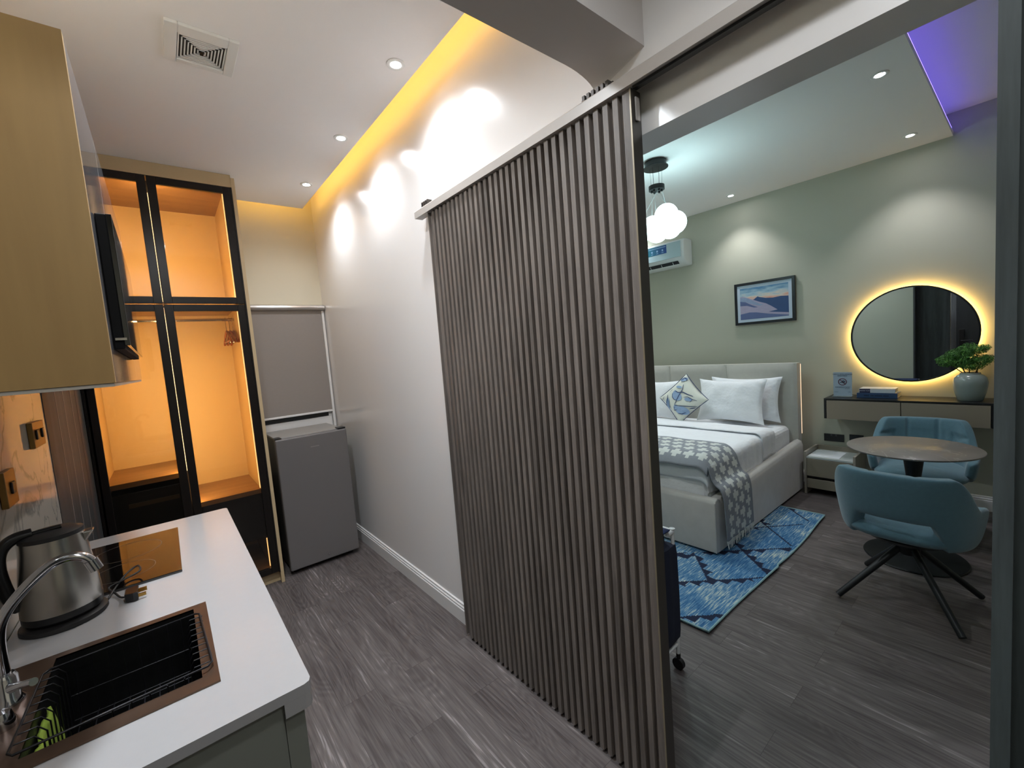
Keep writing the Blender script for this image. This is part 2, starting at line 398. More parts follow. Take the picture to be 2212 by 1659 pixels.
for (x, y, z), lb in zip([(0.10, 1.35, KC), (0.30, 0.15, KC), (0.45, -0.85, KC), (3.15, 2.9, BC), (1.75, 1.9, BC), (4.43, 3.1, BC)],
        ('unseen kitchen fill downlight added above the sink end of the worktop', 'unseen kitchen fill downlight added just before the ceiling beam', 'unseen kitchen fill downlight added nearest the entrance wall', 'unseen bedroom fill downlight added beyond the bed, away from the headboard',
         'unseen bedroom fill downlight added above the laundry cart', 'unseen bedroom fill downlight added over the far side of the headboard')):
    downlight(x, y, z, lb, 'added unseen fill downlights', 0, M_lens)  # fixtures added to go with the unseen fill lamps

# ------------------------------------------------------------------ ceiling vent
t = thing('ceiling_vent', 'square white extractor grille with concentric louvres in kitchen ceiling', 'vent', (0.262, 2.09, KC))
b = MB(); x0, x1, y0, y1 = 0.145, 0.378, 1.972, 2.212
gx0, gx1, gy0, gy1 = 0.185, 0.342, 2.025, 2.185
z0, z1 = KC-0.012, KC
b.box(x0, gx0, y0, y1, z0, z1).box(gx1, x1, y0, y1, z0, z1).box(gx0, gx1, y0, gy0, z0, z1).box(gx0, gx1, gy1, y1, z0, z1)
b.build('frame', M_rim, t, bevel=0.003)
bx(gx0, gx1, gy0, gy1, KC-0.0035, KC-0.0005).build('backing', mat('vent_dark', '#3b342e', 0.8), t)
for i in range(7):
    k = i*0.0105+0.002
    a0, a1, c0, c1 = gx0+k, gx1-k, gy0+k, gy1-k
    b = MB(); wd = 0.0042
    for q in ((a0, a1, c0, c0+wd), (a0, a1, c1-wd, c1), (a0, a0+wd, c0, c1), (a1-wd, a1, c0, c1)): b.box(*q, KC-0.009, KC-0.0036)
    b.build('louvre', M_rim, t)
MB().box(0.258, 0.269, 2.094, 2.118, KC-0.013, KC-0.004).build('centre_clip', mat('black_plastic', '#101011', 0.3), t)

# ------------------------------------------------------------------ kitchen counter
M_counter = mat('white_quartz', '#a3a1a1', 0.16, spec=0.5, var=0.02, vscale=60.0)
t = thing('worktop', 'white quartz kitchen worktop with front lip and a cut-out for the sink', 'worktop', (-0.1, 1.57, 0.88))
b = MB()
hx0, hx1, hy0, hy1 = -0.262, 0.0, 1.02, 1.365
cx0, cx1, cy0, cy1 = XL+0.012, 0.155, 0.87, 2.275
b.box(cx0, hx0, cy0, cy1, 0.88, 0.9).prism([(hx1, cy0), (cx1-0.014, cy0), (cx1-0.004, cy0+0.004), (cx1, cy0+0.014), (cx1, cy1-0.014), (cx1-0.004, cy1-0.004), (cx1-0.014, cy1), (hx1, cy1)], 'z', 0.8803, 0.9).box(hx0, hx1, cy0, hy0, 0.88, 0.9).box(hx0, hx1, hy1, cy1, 0.88, 0.9)
b.build('slab', M_counter, t)
b = MB(); b.prism([(0.105, cy0), (cx1-0.014, cy0), (cx1-0.004, cy0+0.004), (cx1, cy0+0.014), (cx1, cy1-0.014), (cx1-0.004, cy1-0.004), (cx1-0.014, cy1), (0.105, cy1)], 'z', 0.852, 0.8802)
b.build('front_lip', M_counter, t)
M_cab = mat('dark_green_grey_laminate', '#7b7d75', 0.4, var=0.03)
t = thing('base_cabinet', 'dark grey-green kitchen base cabinet under the white worktop', 'cabinet', (-0.1, 1.57, 0))
b = MB(); b.box(XL+0.001, 0.105, 0.885, 0.903, 0.0, 0.8795); b.box(XL+0.001, 0.105, 2.245, 2.263, 0, 0.8795)
b.box(XL+0.001, 0.105, 0.903, 2.245, 0.08, 0.098); b.box(XL+0.001, XL+0.01, 0.903, 2.245, 0.098, 0.87); b.box(0.07, 0.09, 0.903, 2.245, 0, 0.08)
b.box(0.104, 0.139, 0.885, 0.903, 0, 0.8515)
b.build('body', M_cab, t)
for i in range(3):
    y0 = 0.906+i*0.4475
    dr = bx(0.118, 0.136, y0, y0+0.442, 0.085, 0.845).build('door', M_cab, t, bevel=0.002)
    bx(0.136, 0.142, y0+0.39, y0+0.41, 0.6, 0.75).build('handle', mat('black_plastic', '#101011', 0.3), dr, bevel=0.002)

# sink
M_sink = mat('brown_steel', '#6b5648', 0.3, metal=0.75, var=0.08, vscale=4)
M_bowl = mat('black_sink_bowl', '#141414', 0.35, var=0.05)
t = thing('kitchen_sink', 'black undermount sink with brown metal rim set in the white worktop', 'sink', (-0.15, 1.19, 0.9))
rx0, rx1, ry0, ry1 = -0.335, 0.021, 1.0, 1.376
ix0, ix1, iy0, iy1 = -0.25, -0.006, 1.034, 1.356
z0, z1 = 0.9003, 0.904
b = MB(); b.box(rx0, ix0, ry0, ry1, z0, z1).box(ix1, rx1, ry0, ry1, z0, z1).box(ix0, ix1, ry0, iy0, z0, z1).box(ix0, ix1, iy1, ry1, z0, z1)
b.build('rim', M_sink, t)
b = MB(); th = 0.003; zf = 0.72
b.box(ix0-th, ix0, iy0-th, iy1+th, zf, z1-0.001).box(ix1, ix1+th, iy0-th, iy1+th, zf, z1-0.001).box(ix0, ix1, iy0-th, iy0, zf, z1-0.001).box(ix0, ix1, iy1, iy1+th, zf, z1-0.001).box(ix0-th, ix1+th, iy0-th, iy1+th, zf-0.004, zf)
b.build('bowl', M_bowl, t)
MB().lathe([(0.001, 0), (0.03, 0), (0.03, 0.003), (0.001, 0.003)], (-0.12, 1.2, zf), 20).build('drain', mat('chrome', '#c8c8cc', 0.12, metal=1.0, var=0.02), t, smooth=True)
M_chrome = mat('chrome', '#c8c8cc', 0.12, metal=1.0, var=0.02)
# wire rack resting on the rim
M_wire = mat('black_wire', '#17161a', 0.35, metal=0.3)
t = thing('dish_rack', 'thin black wire draining basket hung over the sink', 'rack', (-0.12, 1.17, 0.905))
zt = 0.914
A = [(-0.262, 1.045, zt), (-0.255, 1.035, zt), (0.005, 1.048, zt), (0.013, 1.06, zt), (0.004, 1.295, zt), (-0.004, 1.303, zt), (-0.248, 1.292, zt), (-0.258, 1.28, zt)]
MB().tube(A, 0.0022, 8, closed=True).build('top_frame', M_wire, t, smooth=True)
b = MB(); n = 9
for i in range(n):
    y = 1.065+i*0.027
    b.tube([(0.009, y, zt-0.001), (-0.016, y, zt-0.001), (-0.022, y, zt-0.012), (-0.022, y, 0.79)], 0.0013, 6)
    b.tube([(-0.260, y, zt-0.001), (-0.236, y, zt-0.001), (-0.226, y, zt-0.015), (-0.226, y, 0.79)], 0.0013, 6)
    b.tube([(-0.226, y, 0.79), (-0.022, y, 0.79)], 0.0013, 6)
for i in range(8):
    x = -0.215+i*0.026
    b.tube([(x, 1.06, 0.79), (x, 1.29, 0.79)], 0.0013, 6)
    b.tube([(x, 1.042, zt), (x, 1.06, 0.79)], 0.0013, 6); b.tube([(x, 1.298, zt), (x, 1.285, 0.79)], 0.0013, 6)
b.tube([(-0.228, 1.055, 0.84), (-0.02, 1.055, 0.84)], 0.0013, 6); b.tube([(-0.228, 1.29, 0.84), (-0.02, 1.29, 0.84)], 0.0013, 6)
b.build('wire_basket', M_wire, t, smooth=True)
# green sponge in the bowl
o = MB().grid(lambda u, v: (-0.243+0.010*v+0.003*math.sin(u*9), 1.085+0.115*u+0.03*v, 0.868-0.095*v+0.012*u+0.004*math.sin(u*20+v*4)), 14, 8).build('cleaning_cloth', mat('lime_cloth', '#8ea63c', 0.85, var=0.25, vscale=30), smooth=True, solid=0.006)
tag(o, 'lime green cloth hanging inside the faucet end of the black sink', 'cloth')
# faucet
t = thing('kitchen_faucet', 'chrome swan neck kitchen faucet curving over the sink', 'faucet', (-0.297, 1.235, 0.904))
MB().lathe([(0.001, 0), (0.024, 0), (0.024, 0.006), (0.019, 0.012), (0.018, 0.05), (0.014, 0.058), (0.001, 0.058)], (-0.297, 1.235, 0.904), 28).build('base', M_chrome, t, smooth=40)
P = [(-0.296, 1.235, 0.955), (-0.293, 1.23, 1.035), (-0.28, 1.225, 1.078), (-0.25, 1.22, 1.118), (-0.213, 1.22, 1.15), (-0.186, 1.22, 1.157), (-0.165, 1.22, 1.15), (-0.153, 1.22, 1.135)]
def smooth_path(P, n=6):
    P = [Vector(p) for p in P]; out = []
    Q = [P[0]*2-P[1]]+P+[P[-1]*2-P[-2]]
    for i in range(1, len(Q)-2):
        for k in range(n):
            s = k/n; a, b_, c, d_ = Q[i-1], Q[i], Q[i+1], Q[i+2]
            out.append(0.5*((2*b_)+(-a+c)*s+(2*a-5*b_+4*c-d_)*s*s+(-a+3*b_-3*c+d_)*s**3))
    out.append(P[-1]); return out
MB().tube(smooth_path(P), 0.0092, 14).build('spout', M_chrome, t, smooth=True)
MB().tube([(-0.156, 1.22, 1.14), (-0.149, 1.22, 1.118)], 0.0118, 16).build('aerator', M_chrome, t, smooth=50)
MB().tube([(-0.285, 1.215, 0.94), (-0.262, 1.18, 0.955), (-0.246, 1.16, 0.962)], [0.009, 0.006, 0.007], 12).build('lever', M_chrome, t, smooth=True)
MB().lathe([(0.001, 0), (0.017, 0), (0.017, 0.012), (0.012, 0.03), (0.001, 0.033)], (-0.287, 1.15, 0.904), 20).build('control_knob', M_chrome, t, smooth=40)

# kettle
M_steel = mat('brushed_steel', '#b0aca6', 0.27, metal=1.0, var=0.05, vscale=3, stretch=(30, 30, 1))
M_blk = mat('black_plastic', '#101011', 0.3)
M_blkm = mat('matt_black_plastic', '#1d1b1b', 0.5)
kx, ky = -0.262, 1.575
t = thing('electric_kettle', 'brushed steel electric kettle with black lid and handle beside the faucet', 'kettle', (kx, ky, 0.9))
MB().lathe([(0.001, 0.0), (0.078, 0.0), (0.082, 0.004), (0.081, 0.012), (0.07, 0.017), (0.001, 0.017)], (kx, ky, 0.9), 40).build('power_base', M_blkm, t, smooth=40)
MB().lathe([(0.001, 0.019), (0.068, 0.019), (0.0745, 0.026), (0.0752, 0.042), (0.001, 0.042)], (kx, ky, 0.9), 40).build('bottom_ring', M_blk, t, smooth=40)
MB().lathe([(0.001, 0.0425), (0.0755, 0.0425), (0.0745, 0.07), (0.069, 0.13), (0.0615, 0.195), (0.059, 0.222), (0.001, 0.222)], (kx, ky, 0.9), 48).build('body', M_steel, t, smooth=40)
MB().lathe([(0.001, 0.2225), (0.0595, 0.2225), (0.0585, 0.232), (0.045, 0.238), (0.001, 0.241)], (kx, ky, 0.9), 40).build('lid', M_blkm, t, smooth=40)
MB().tube([(kx-0.04, ky-0.01, 1.140), (kx+0.02, ky-0.005, 1.143)], 0.005, 8).build('lid_grip', M_blk, t, smooth=True)
MB().prism([(kx+0.045, 1.07), (kx+0.052, 1.118), (kx+0.078, 1.118), (kx+0.06, 1.09)], 'y', ky-0.016, ky+0.016).build('spout', M_steel, t, bevel=0.004)
hp = smooth_path([(kx-0.03, ky-0.01, 1.142), (kx-0.062, ky-0.015, 1.138), (kx-0.084, ky-0.02, 1.115), (kx-0.09, ky-0.022, 1.07), (kx-0.082, ky-0.018, 1.0), (kx-0.07, ky-0.012, 0.965)])
MB().tube(hp, 0.0135, 12).build('handle', M_blk, t, smooth=True)
cp = smooth_path([(kx+0.078, ky+0.03, 0.906), (-0.172, 1.645, 0.915), (-0.150, 1.72, 0.922), (-0.125, 1.742, 0.93), (-0.118, 1.69, 0.93), (-0.15, 1.67, 0.925), (-0.185, 1.66, 0.917), (-0.17, 1.625, 0.908), (-0.158, 1.59, 0.906), (-0.146, 1.568, 0.91)])
MB().tube(cp, 0.0026, 8).build('power_cord', M_blkm, t, smooth=True)
p = MB()
p.prism([(-0.146, 1.545), (-0.146, 1.585), (-0.128, 1.592), (-0.118, 1.592), (-0.118, 1.54), (-0.128, 1.538)], 'z', 0.903, 0.925)
pl = p.build('power_plug', M_blk, t, bevel=0.002)
b = MB(); b.box(-0.118, -0.102, 1.544, 1.549, 0.908, 0.916).box(-0.118, -0.102, 1.583, 1.588, 0.908, 0.916).box(-0.118, -0.1, 1.564, 1.569, 0.913, 0.923)
b.build('plug_pins', mat('brass', '#b08a4a', 0.3, metal=1), pl)
# hob
t = thing('induction_hob', 'black glass two zone hob at the far end of the white worktop', 'hob', (-0.15, 1.9, 0.9))
bx(-0.30, -0.02, 1.654, 2.135, 0.9002, 0.908).build('glass_top', mat('black_hob_glass', '#0d0b0a', 0.04, spec=0.9, var=0.02), t, bevel=0.002)
b = MB()
for yy, rr in ((1.79, 0.075), (1.99, 0.09)):
    b.lathe([(rr, 0), (rr+0.0012, 0), (rr+0.0012, 0.0003), (rr, 0.0003), (rr, 0)], (-0.16, yy, 0.908), 40)
b.build('zone_marking', mat('grey_print', '#5a5654', 0.4), t)

# sockets / switches on the splashback
def wallbox(name, label, y0, y1, z0, z1, m, n):
    t = thing(name, label, 'socket', (XL+0.01, (y0+y1)/2, z0))
    bx(XL+0.0101, XL+0.024, y0, y1, z0, z1).build('plate', m, t, bevel=0.002)
    for i in range(n):
        yy = y0+(i+0.5)*(y1-y0)/n
        bx(XL+0.024, XL+0.029, yy-0.014, yy+0.014, (z0+z1)/2-0.016, (z0+z1)/2+0.016).build('rocker', M_blk, t, bevel=0.002)
M_brz = mat('bronze_plate', '#8a6a3a', 0.3, metal=0.7)
wallbox('wall_socket', 'bronze socket plate on the marble wall just under the wooden cabinet', 2.07, 2.23, 1.30, 1.385, M_brz, 2)
wallbox('wall_switch', 'bronze switch plate on the marble wall behind the kettle at the photo edge', 1.69, 1.79, 1.19, 1.285, M_brz, 1)

# ------------------------------------------------------------------ wall cabinet
M_oak = wood('warm_oak_veneer', '#94754a', '#b5945f', 0.42, 'Z', 0.55, grain=0.5)
M_gloss = mat('glossy_grey_door', '#6f6e70', 0.06, spec=0.9, var=0.02)
t = thing('wall_cabinet', 'wooden kitchen wall cabinet with oak side and glossy grey doors', 'cabinet', (XL, 1.78, 1.494))
ux = -0.07
bx(XL+0.001, ux, 1.105, 1.125, 1.497, 2.13).build('side_panel', M_oak, t)
bx(XL+0.001, ux-0.02, 1.125, 2.445, 1.497, 2.13).build('body', mat('cabinet_carcass', '#8a7a62', 0.5), t)
bx(XL+0.001, ux-0.002, 1.107, 2.44, 1.490, 1.4965).build('bottom_edge', mat('pale_edge_strip', '#b3aba0', 0.4), t)
for i in range(3):
    y0 = 1.126+i*0.441
    bx(ux-0.019, ux, y0, y0+0.437, 1.497, 2.13).build('door', M_gloss, t, bevel=0.001)
t = thing('built_in_microwave', 'black slab-fronted appliance protruding from the front of the wooden wall cabinet', 'appliance', (ux, 1.5, 1.57))
bx(ux+0.0005, ux+0.017, 1.20, 1.88, 1.565, 1.84).build('housing', mat('soft_black', '#0c0b0b', 0.7, spec=0.2), t, bevel=0.002)
bx(ux+0.017, ux+0.026, 1.20, 1.88, 1.572, 1.84).build('glass_door', mat('black_gloss', '#08080a', 0.03, spec=0.9), t, bevel=0.001)
bx(ux+0.004, ux+0.022, 1.196, 1.2, 1.583, 1.588).build('side_trim', M_steel, t)

# ------------------------------------------------------------------ wardrobe
M_beige = mat('beige_laminate', '#c2ab86', 0.45, var=0.03, vscale=3)
M_int = mat('beige_oak_interior', '#bc9f70', 0.5, var=0.03, vscale=2); M_shelf = wood('brown_shelf_wood', '#7a5a38', '#92704a', 0.45, 'X', 0.8)
M_alu = mat('black_aluminium', '#1f1a18', 0.3, metal=0.4)
M_drk = mat('dark_drawer', '#1a1614', 0.4)
M_wglass = glass('tinted_wardrobe_glass', (0.86, 0.84, 0.82), 0.8)
M_orange = emit('orange_led', (1.0, 0.52, 0.18), 0.75); M_orh = emit('hidden_fill_led', (1.0, 0.64, 0.25), 36.0)
Yw = 3.33; Yb = 3.93
t = thing('wardrobe', 'tall black framed glass wardrobe glowing orange inside', 'wardrobe', (0.08, 3.63, 0))
bx(-0.356, -0.335, Yw, Yb, 0, 2.695).build('side_stile', M_alu, t)
b = MB(); b.box(0.485, 0.505, Yw, Yb, 0, 2.755); b.box(-0.355, 0.485, Yw+0.004, Yw+0.02, 2.695, 2.773)
b.box(-0.335, 0.485, Yw+0.02, Yb, 2.70, 2.755)
b.build('outer_panel', M_beige, t)
bx(-0.335, 0.485, Yw+0.05, Yw+0.07, 0.0, 0.07).build('plinth', M_beige, t)
b = MB(); b.box(-0.335, 0.485, Yb-0.012, Yb, 0.07, 2.70)
b.box(0.438, 0.485, Yw+0.03, Yb-0.012, 0.07, 2.70); b.box(-0.335, -0.322, Yw+0.03, Yb-0.012, 0.07, 2.70)
b.box(0.044, 0.060, Yw+0.035, Yb-0.012, 0.07, 2.70)
for q in ((-0.322, 0.438, 1.93, 1.948), (-0.322, 0.438, 0.07, 0.125), (0.06, 0.438, 0.655, 0.685), (-0.322, 0.044, 0.87, 0.9)):
    bx(q[0], q[1], Yw+0.03, Yb-0.0125, q[2], q[3]).build('shelf', M_shelf, t)
bx(-0.322, 0.438, Yw+0.03, Yb-0.0125, 2.67, 2.6995).build('top_board', M_shelf, t)  # darker wood on this board also paints in its weaker light
b.build('interior', M_int, t)
b = MB(); b.box(0.06, 0.45, Yw+0.06, Yb-0.05, 0.34, 0.65)
o = b.build('drawer', M_drk, t, bevel=0.003)
bx(0.1, 0.41, Yw+0.055, Yw+0.06, 0.50, 0.515).build('handle', M_alu, o)
bx(0.042, 0.063, Yw+0.0302, Yw+0.0345, 0.09, 2.69).build('slit_light_cap', M_alu, t)  # dark plate added behind the door gap to dim the bright slit
for z0 in (0.15, 0.50):
    o = bx(-0.318, 0.04, Yw+0.06, Yb-0.05, z0, z0+0.33).build('drawer', M_drk, t, bevel=0.003)
    bx(-0.24, 0.0, Yw+0.054, Yw+0.06, z0+0.24, z0+0.265).build('handle', mat('bronze_handle', '#5c4a38', 0.4, metal=0.5), o)
b = MB(); b.box(0.06, 0.45, Yw+0.05, Yw+0.06, 0.335, 0.665)
b.build('drawer_front', M_drk, t)
def wdoor(x0, x1, z0, z1, fr=0.042, low=None):
    b = MB(); y0, y1 = Yw, Yw+0.022
    zb_ = z0+(low or fr)
    b.box(x0, x0+fr, y0, y1, z0, z1).box(x1-fr, x1, y0, y1, z0, z1).box(x0+fr, x1-fr, y0, y1, z1-fr, z1).box(x0+fr, x1-fr, y0, y1, z0, zb_)
    o = b.build('door', M_alu, t, bevel=0.0015)
    bx(x0+fr-0.004, x1-fr+0.004, y0+0.008, y0+0.013, zb_-0.004, z1-fr+0.004).build('glass_pane', M_wglass, o)
    return o
wdoor(0.056, 0.475, 1.942, 2.692)
wdoor(-0.345, 0.050, 1.942, 2.692)
wdoor(0.056, 0.475, 0.085, 1.937)
wdoor(-0.345, 0.050, 0.085, 1.937)
bx(0.476, 0.485, Yw-0.001, Yw+0.02, 0.08, 2.694).build('edge_profile', M_alu, t)
for q in ((1.955, 2.69), (0.69, 1.92), (0.13, 0.33)):
    bx(0.4305, 0.4375, Yw+0.036, Yw+0.046, q[0], q[1]).build('led_strip', M_orange, t)
for q in ((1.955, 2.60), (0.905, 1.92)):
    bx(-0.320, -0.309, Yw+0.034, Yw+0.045, q[0], q[1]).build('led_strip', M_orange, t)
    bx(0.0522, 0.0540, Yw+0.0285, Yw+0.030, q[0], q[1]).build('led_strip', emit('dim_orange_led', (1.0, 0.5, 0.2), 0.4), t)
for q in ((-0.30, 0.03, 1.945), (0.074, 0.42, 1.945)):  # hidden glowing strips added to brighten the upper compartments
    bx(q[0], q[1], Yw+0.026, Yw+0.029, q[2]+0.005, q[2]+0.022).build('led_strip', M_orh, t)
for q in ((0.064, 0.09, 1.96, 2.65), (0.015, 0.04, 1.99, 2.65), (0.064, 0.09, 0.70, 1.88), (0.015, 0.04, 0.91, 1.88)):  # more strips added out of sight behind the frames, as interior fill
    bx(q[0], q[1], Yw+0.026, Yw+0.029, q[2], q[3]).build('led_strip', M_orh, t)
MB().tube([(-0.32, 3.62, 1.868), (0.044, 3.62, 1.868)], 0.010, 12).build('hanging_rail', M_chrome, t, smooth=True)
MB().tube([(0.06, 3.62, 1.868), (0.472, 3.62, 1.868)], 0.010, 12).build('hanging_rail', M_chrome, t, smooth=True)
# hangers
M_hang = wood('hanger_wood', '#6b3517', '#94512a', 0.3, 'Y', 2.0)
def hanger(x, lab):
    t = thing('coat_hanger', lab, 'hanger', (x, 3.62, 1.868), 0, 'hangers on the wardrobe rail')
    pts = [(x, 3.62-0.20, 1.70), (x, 3.62-0.17, 1.725), (x, 3.62-0.05, 1.775), (x, 3.62, 1.785), (x, 3.62+0.05, 1.775), (x, 3.62+0.17, 1.725), (x, 3.62+0.20, 1.70)]
    MB().tube(smooth_path(pts, 4), 0.008, 8).build('shoulder_bar', M_hang, t, smooth=True)
    MB().tube([(x, 3.45, 1.715), (x, 3.79, 1.715)], 0.005, 8).build('trouser_bar', M_hang, t, smooth=True)
    hk = [(x, 3.62, 1.79), (x, 3.62, 1.84)]+[(x, 3.62+0.0145*math.sin(a)*1.0+0.0, 1.868-0.0145*math.cos(a)+0.0) for a in [k*PI/6 for k in range(1, 9)]]
    hk = [(x, 3.62, 1.785), (x, 3.622, 1.84)]+[(x, 3.62+0.0135*math.sin(a), 1.868-0.0135*math.cos(a)) for a in [k*PI/6 for k in range(2, 10)]]
    MB().tube(hk, 0.002, 6).build('hook', M_chrome, t, smooth=True)
    for s in (-1, 1):
        MB().tube([(x, 3.62+s*0.11, 1.752), (x, 3.62+s*0.11, 1.70)], 0.004, 6).build('clip', M_chrome, t, smooth=True)
hanger(0.385, 'wooden hanger on the wardrobe rail, leftmost of three near the lit side')
hanger(0.405, 'wooden hanger on the wardrobe rail, middle one of three near the lit side')
hanger(0.425, 'wooden hanger on the wardrobe rail, nearest of three to the lit side')

# ------------------------------------------------------------------ window and roller blind
b = MB(); b.box(0.56, 1.15, YK-0.012, YK, 0.95, 2.0)
wn = struct(b, 'window_1', M_trim)
bx(0.60, 1.10, YK-0.014, YK-0.012, 1.0, 1.9).build('window_pane', mat('night_glass', '#0a0c10', 0.05, spec=0.8), wn)
bx(0.60, 1.12, YK-0.028, YK-0.0145, 0.955, 1.045).build('window_sill', M_trim, wn)
t = thing('roller_blind', 'grey roller blind in a silver cassette over the small window', 'blind', (0.86, YK-0.05, 1.08))
b = MB(); pr = [(YK-0.002, 1.965), (YK-0.05, 1.965), (YK-0.075, 1.975), (YK-0.082, 1.99), (YK-0.075, 2.005), (YK-0.05, 2.015), (YK-0.002, 2.015)]
b.prism(pr, 'x', 0.52, 1.15); b.build('cassette', mat('silver_satin', '#b5b0ac', 0.25, metal=0.5), t, smooth=40)
bx(0.55, 1.125, YK-0.045, YK-0.042, 1.10, 1.966).build('blind_fabric', mat('taupe_blind_fabric', '#8f8782', 0.85, var=0.05, vscale=40, stretch=(1, 1, 6), bump=0.2, bscale=600), t)
bx(0.54, 1.135, YK-0.05, YK-0.035, 1.083, 1.10).build('bottom_rail', M_trim, t, bevel=0.003)
bx(1.126, 1.146, YK-0.052, YK-0.013, 0.95, 1.964).build('side_channel', M_trim, t, bevel=0.003)
bx(0.55, 1.0, YK-0.04, YK-0.029, 1.055, 1.08).build('dark_seal', M_blk, t)

# ------------------------------------------------------------------ refrigerator
M_fr = mat('dark_grey_fridge', '#716d6c', 0.4, metal=0.15, var=0.02)
t = thing('mini_fridge', 'small dark grey refrigerator standing between wardrobe and white wall', 'fridge', (0.8, 3.62, 0))
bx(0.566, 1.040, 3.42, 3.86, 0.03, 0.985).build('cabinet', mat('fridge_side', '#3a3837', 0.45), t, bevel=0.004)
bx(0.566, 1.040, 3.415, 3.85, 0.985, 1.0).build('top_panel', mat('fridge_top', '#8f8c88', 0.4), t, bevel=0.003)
dr = bx(0.556, 1.048, 3.362, 3.415, 0.035, 0.995).build('door', M_fr, t, bevel=0.008)
bx(0.99, 1.046, 3.375, 3.45, 0.996, 1.008).build('hinge_cover', M_blk, t, bevel=0.002)
bx(0.556, 0.60, 3.375, 3.45, 0.996, 1.004).build('hinge_cover', M_blk, t, bevel=0.002)
b = MB()
for i in range(7): b.box(0.782+i*0.0085, 0.788+i*0.0085, 3.3608, 3.3622, 0.902, 0.908)
b.build('brand_mark', mat('pale_print', '#9a9692', 0.3, metal=0.5), dr)
MB().lathe([(0.001, 0), (0.008, 0), (0.008, 0.004), (0.001, 0.004)], (0, 0, 0), 16).xf(Matrix.Translation((0.822, 3.362, 0.075)) @ Matrix.Rotation(PI/2, 4, 'X')).build('lock', M_chrome, dr, smooth=40)
for x in (0.6, 1.0):
    for y in (3.44, 3.82):
        MB().lathe([(0.001, 0), (0.018, 0), (0.018, 0.03), (0.001, 0.03)], (x, y, 0), 12).build('foot', M_blk, t)

# ------------------------------------------------------------------ sliding slatted door and rail
M_slat = wood('taupe_wpc_slats', '#554e49', '#7b726b', 0.5, 'Z', 2.2, spec=0.4)
t = thing('sliding_door', 'tall dark taupe fluted sliding door hung across the white partition', 'door', (1.11, 1.31, 0.0))
Y0, Y1, Z0, Z1 = 0.722, 1.893, 0.02, 2.1945
b = MB()
pitch = 0.0357; poly = [(1.1335, Y0), (1.090, Y0), (1.090, Y0+0.026)]
y = Y0+0.026
poly += [(1.103, y+0.001)]
y += 0.014
while y+0.022 < Y1-0.004:
    poly += [(1.103, y), (1.0885, y+0.0012), (1.0885, y+0.0195), (1.103, y+0.0207)]
    y += pitch
poly += [(1.103, Y1-0.006), (1.090, Y1-0.006), (1.090, Y1), (1.1335, Y1)]
n = len(poly)
vs_ = [(p[0], p[1], Z0) for p in poly]+[(p[0], p[1], Z1) for p in poly]
b.add(vs_, [(i, (i+1) % n, n+(i+1) % n, n+i) for i in range(n)])
# caps built from strips so the comb outline stays clean
b.box(1.103, 1.1335, Y0+0.0005, Y1-0.0005, Z0, Z0+0.0005).box(1.103, 1.1335, Y0+0.0005, Y1-0.0005, Z1-0.0005, Z1)
y = Y0+0.04
while y+0.022 < Y1-0.004:
    for z in (Z0, Z1-0.0005): b.box(1.089, 1.103, y+0.001, y+0.0195, z, z+0.0005)
    y += pitch
b.build('fluted_panel', M_slat, t)
bx(1.1336, 1.1366, Y0, Y1, Z0, Z1).build('back_board', M_slate, t)
bx(1.088, 1.1335, Y0-0.0035, Y0-0.0005, Z0, Z1).build('edge_band', mat('dark_edge_band', '#37332f', 0.4), t)
bx(1.0865, 1.089, Y0-0.004, Y0+0.0005, Z0, Z1).build('edge_trim', mat('pale_bronze_line', '#857a66', 0.4, metal=0.3), t)
bx(1.102, 1.122, Y0-0.010, Y0-0.004, 2.11, 2.175).build('roller_bracket', mat('silver_satin', '#b5b0ac', 0.25, metal=0.5), t, bevel=0.003)
t = thing('sliding_rail', 'long pale aluminium sliding rail above the fluted door', 'rail', (1.1, 0.8, 2.2))
M_rail = mat('pale_anodised_rail', '#b9b2ac', 0.4, metal=0.05)
pr = [(1.076, 2.196), (1.076, 2.228), (1.082, 2.234), (1.10, 2.236), (1.1545, 2.274), (1.1545, 2.262), (1.118, 2.232), (1.118, 2.196)]
MB().prism(pr, 'y', -1.0, 2.0).build('profile', M_rail, t, smooth=30)
bx(1.088, 1.106, -1.0, 0.712, 2.189, 2.1962).build('track_groove', M_blk, t)
b = MB()
for i in range(6): b.box(1.10, 1.125, 0.80+i*0.018, 0.81+i*0.018, 2.243, 2.262)
b.box(1.11, 1.115, 0.79, 0.91, 2.24, 2.257)
b.build('roller_carriage', mat('dark_metal', '#4b4643', 0.4, metal=0.6), t)
b = MB()
for i in range(4): b.box(1.10, 1.125, 1.90+i*0.018, 1.91+i*0.018, 2.243, 2.268)
b.build('roller_carriage', mat('dark_metal', '#4b4643', 0.4, metal=0.6), t)

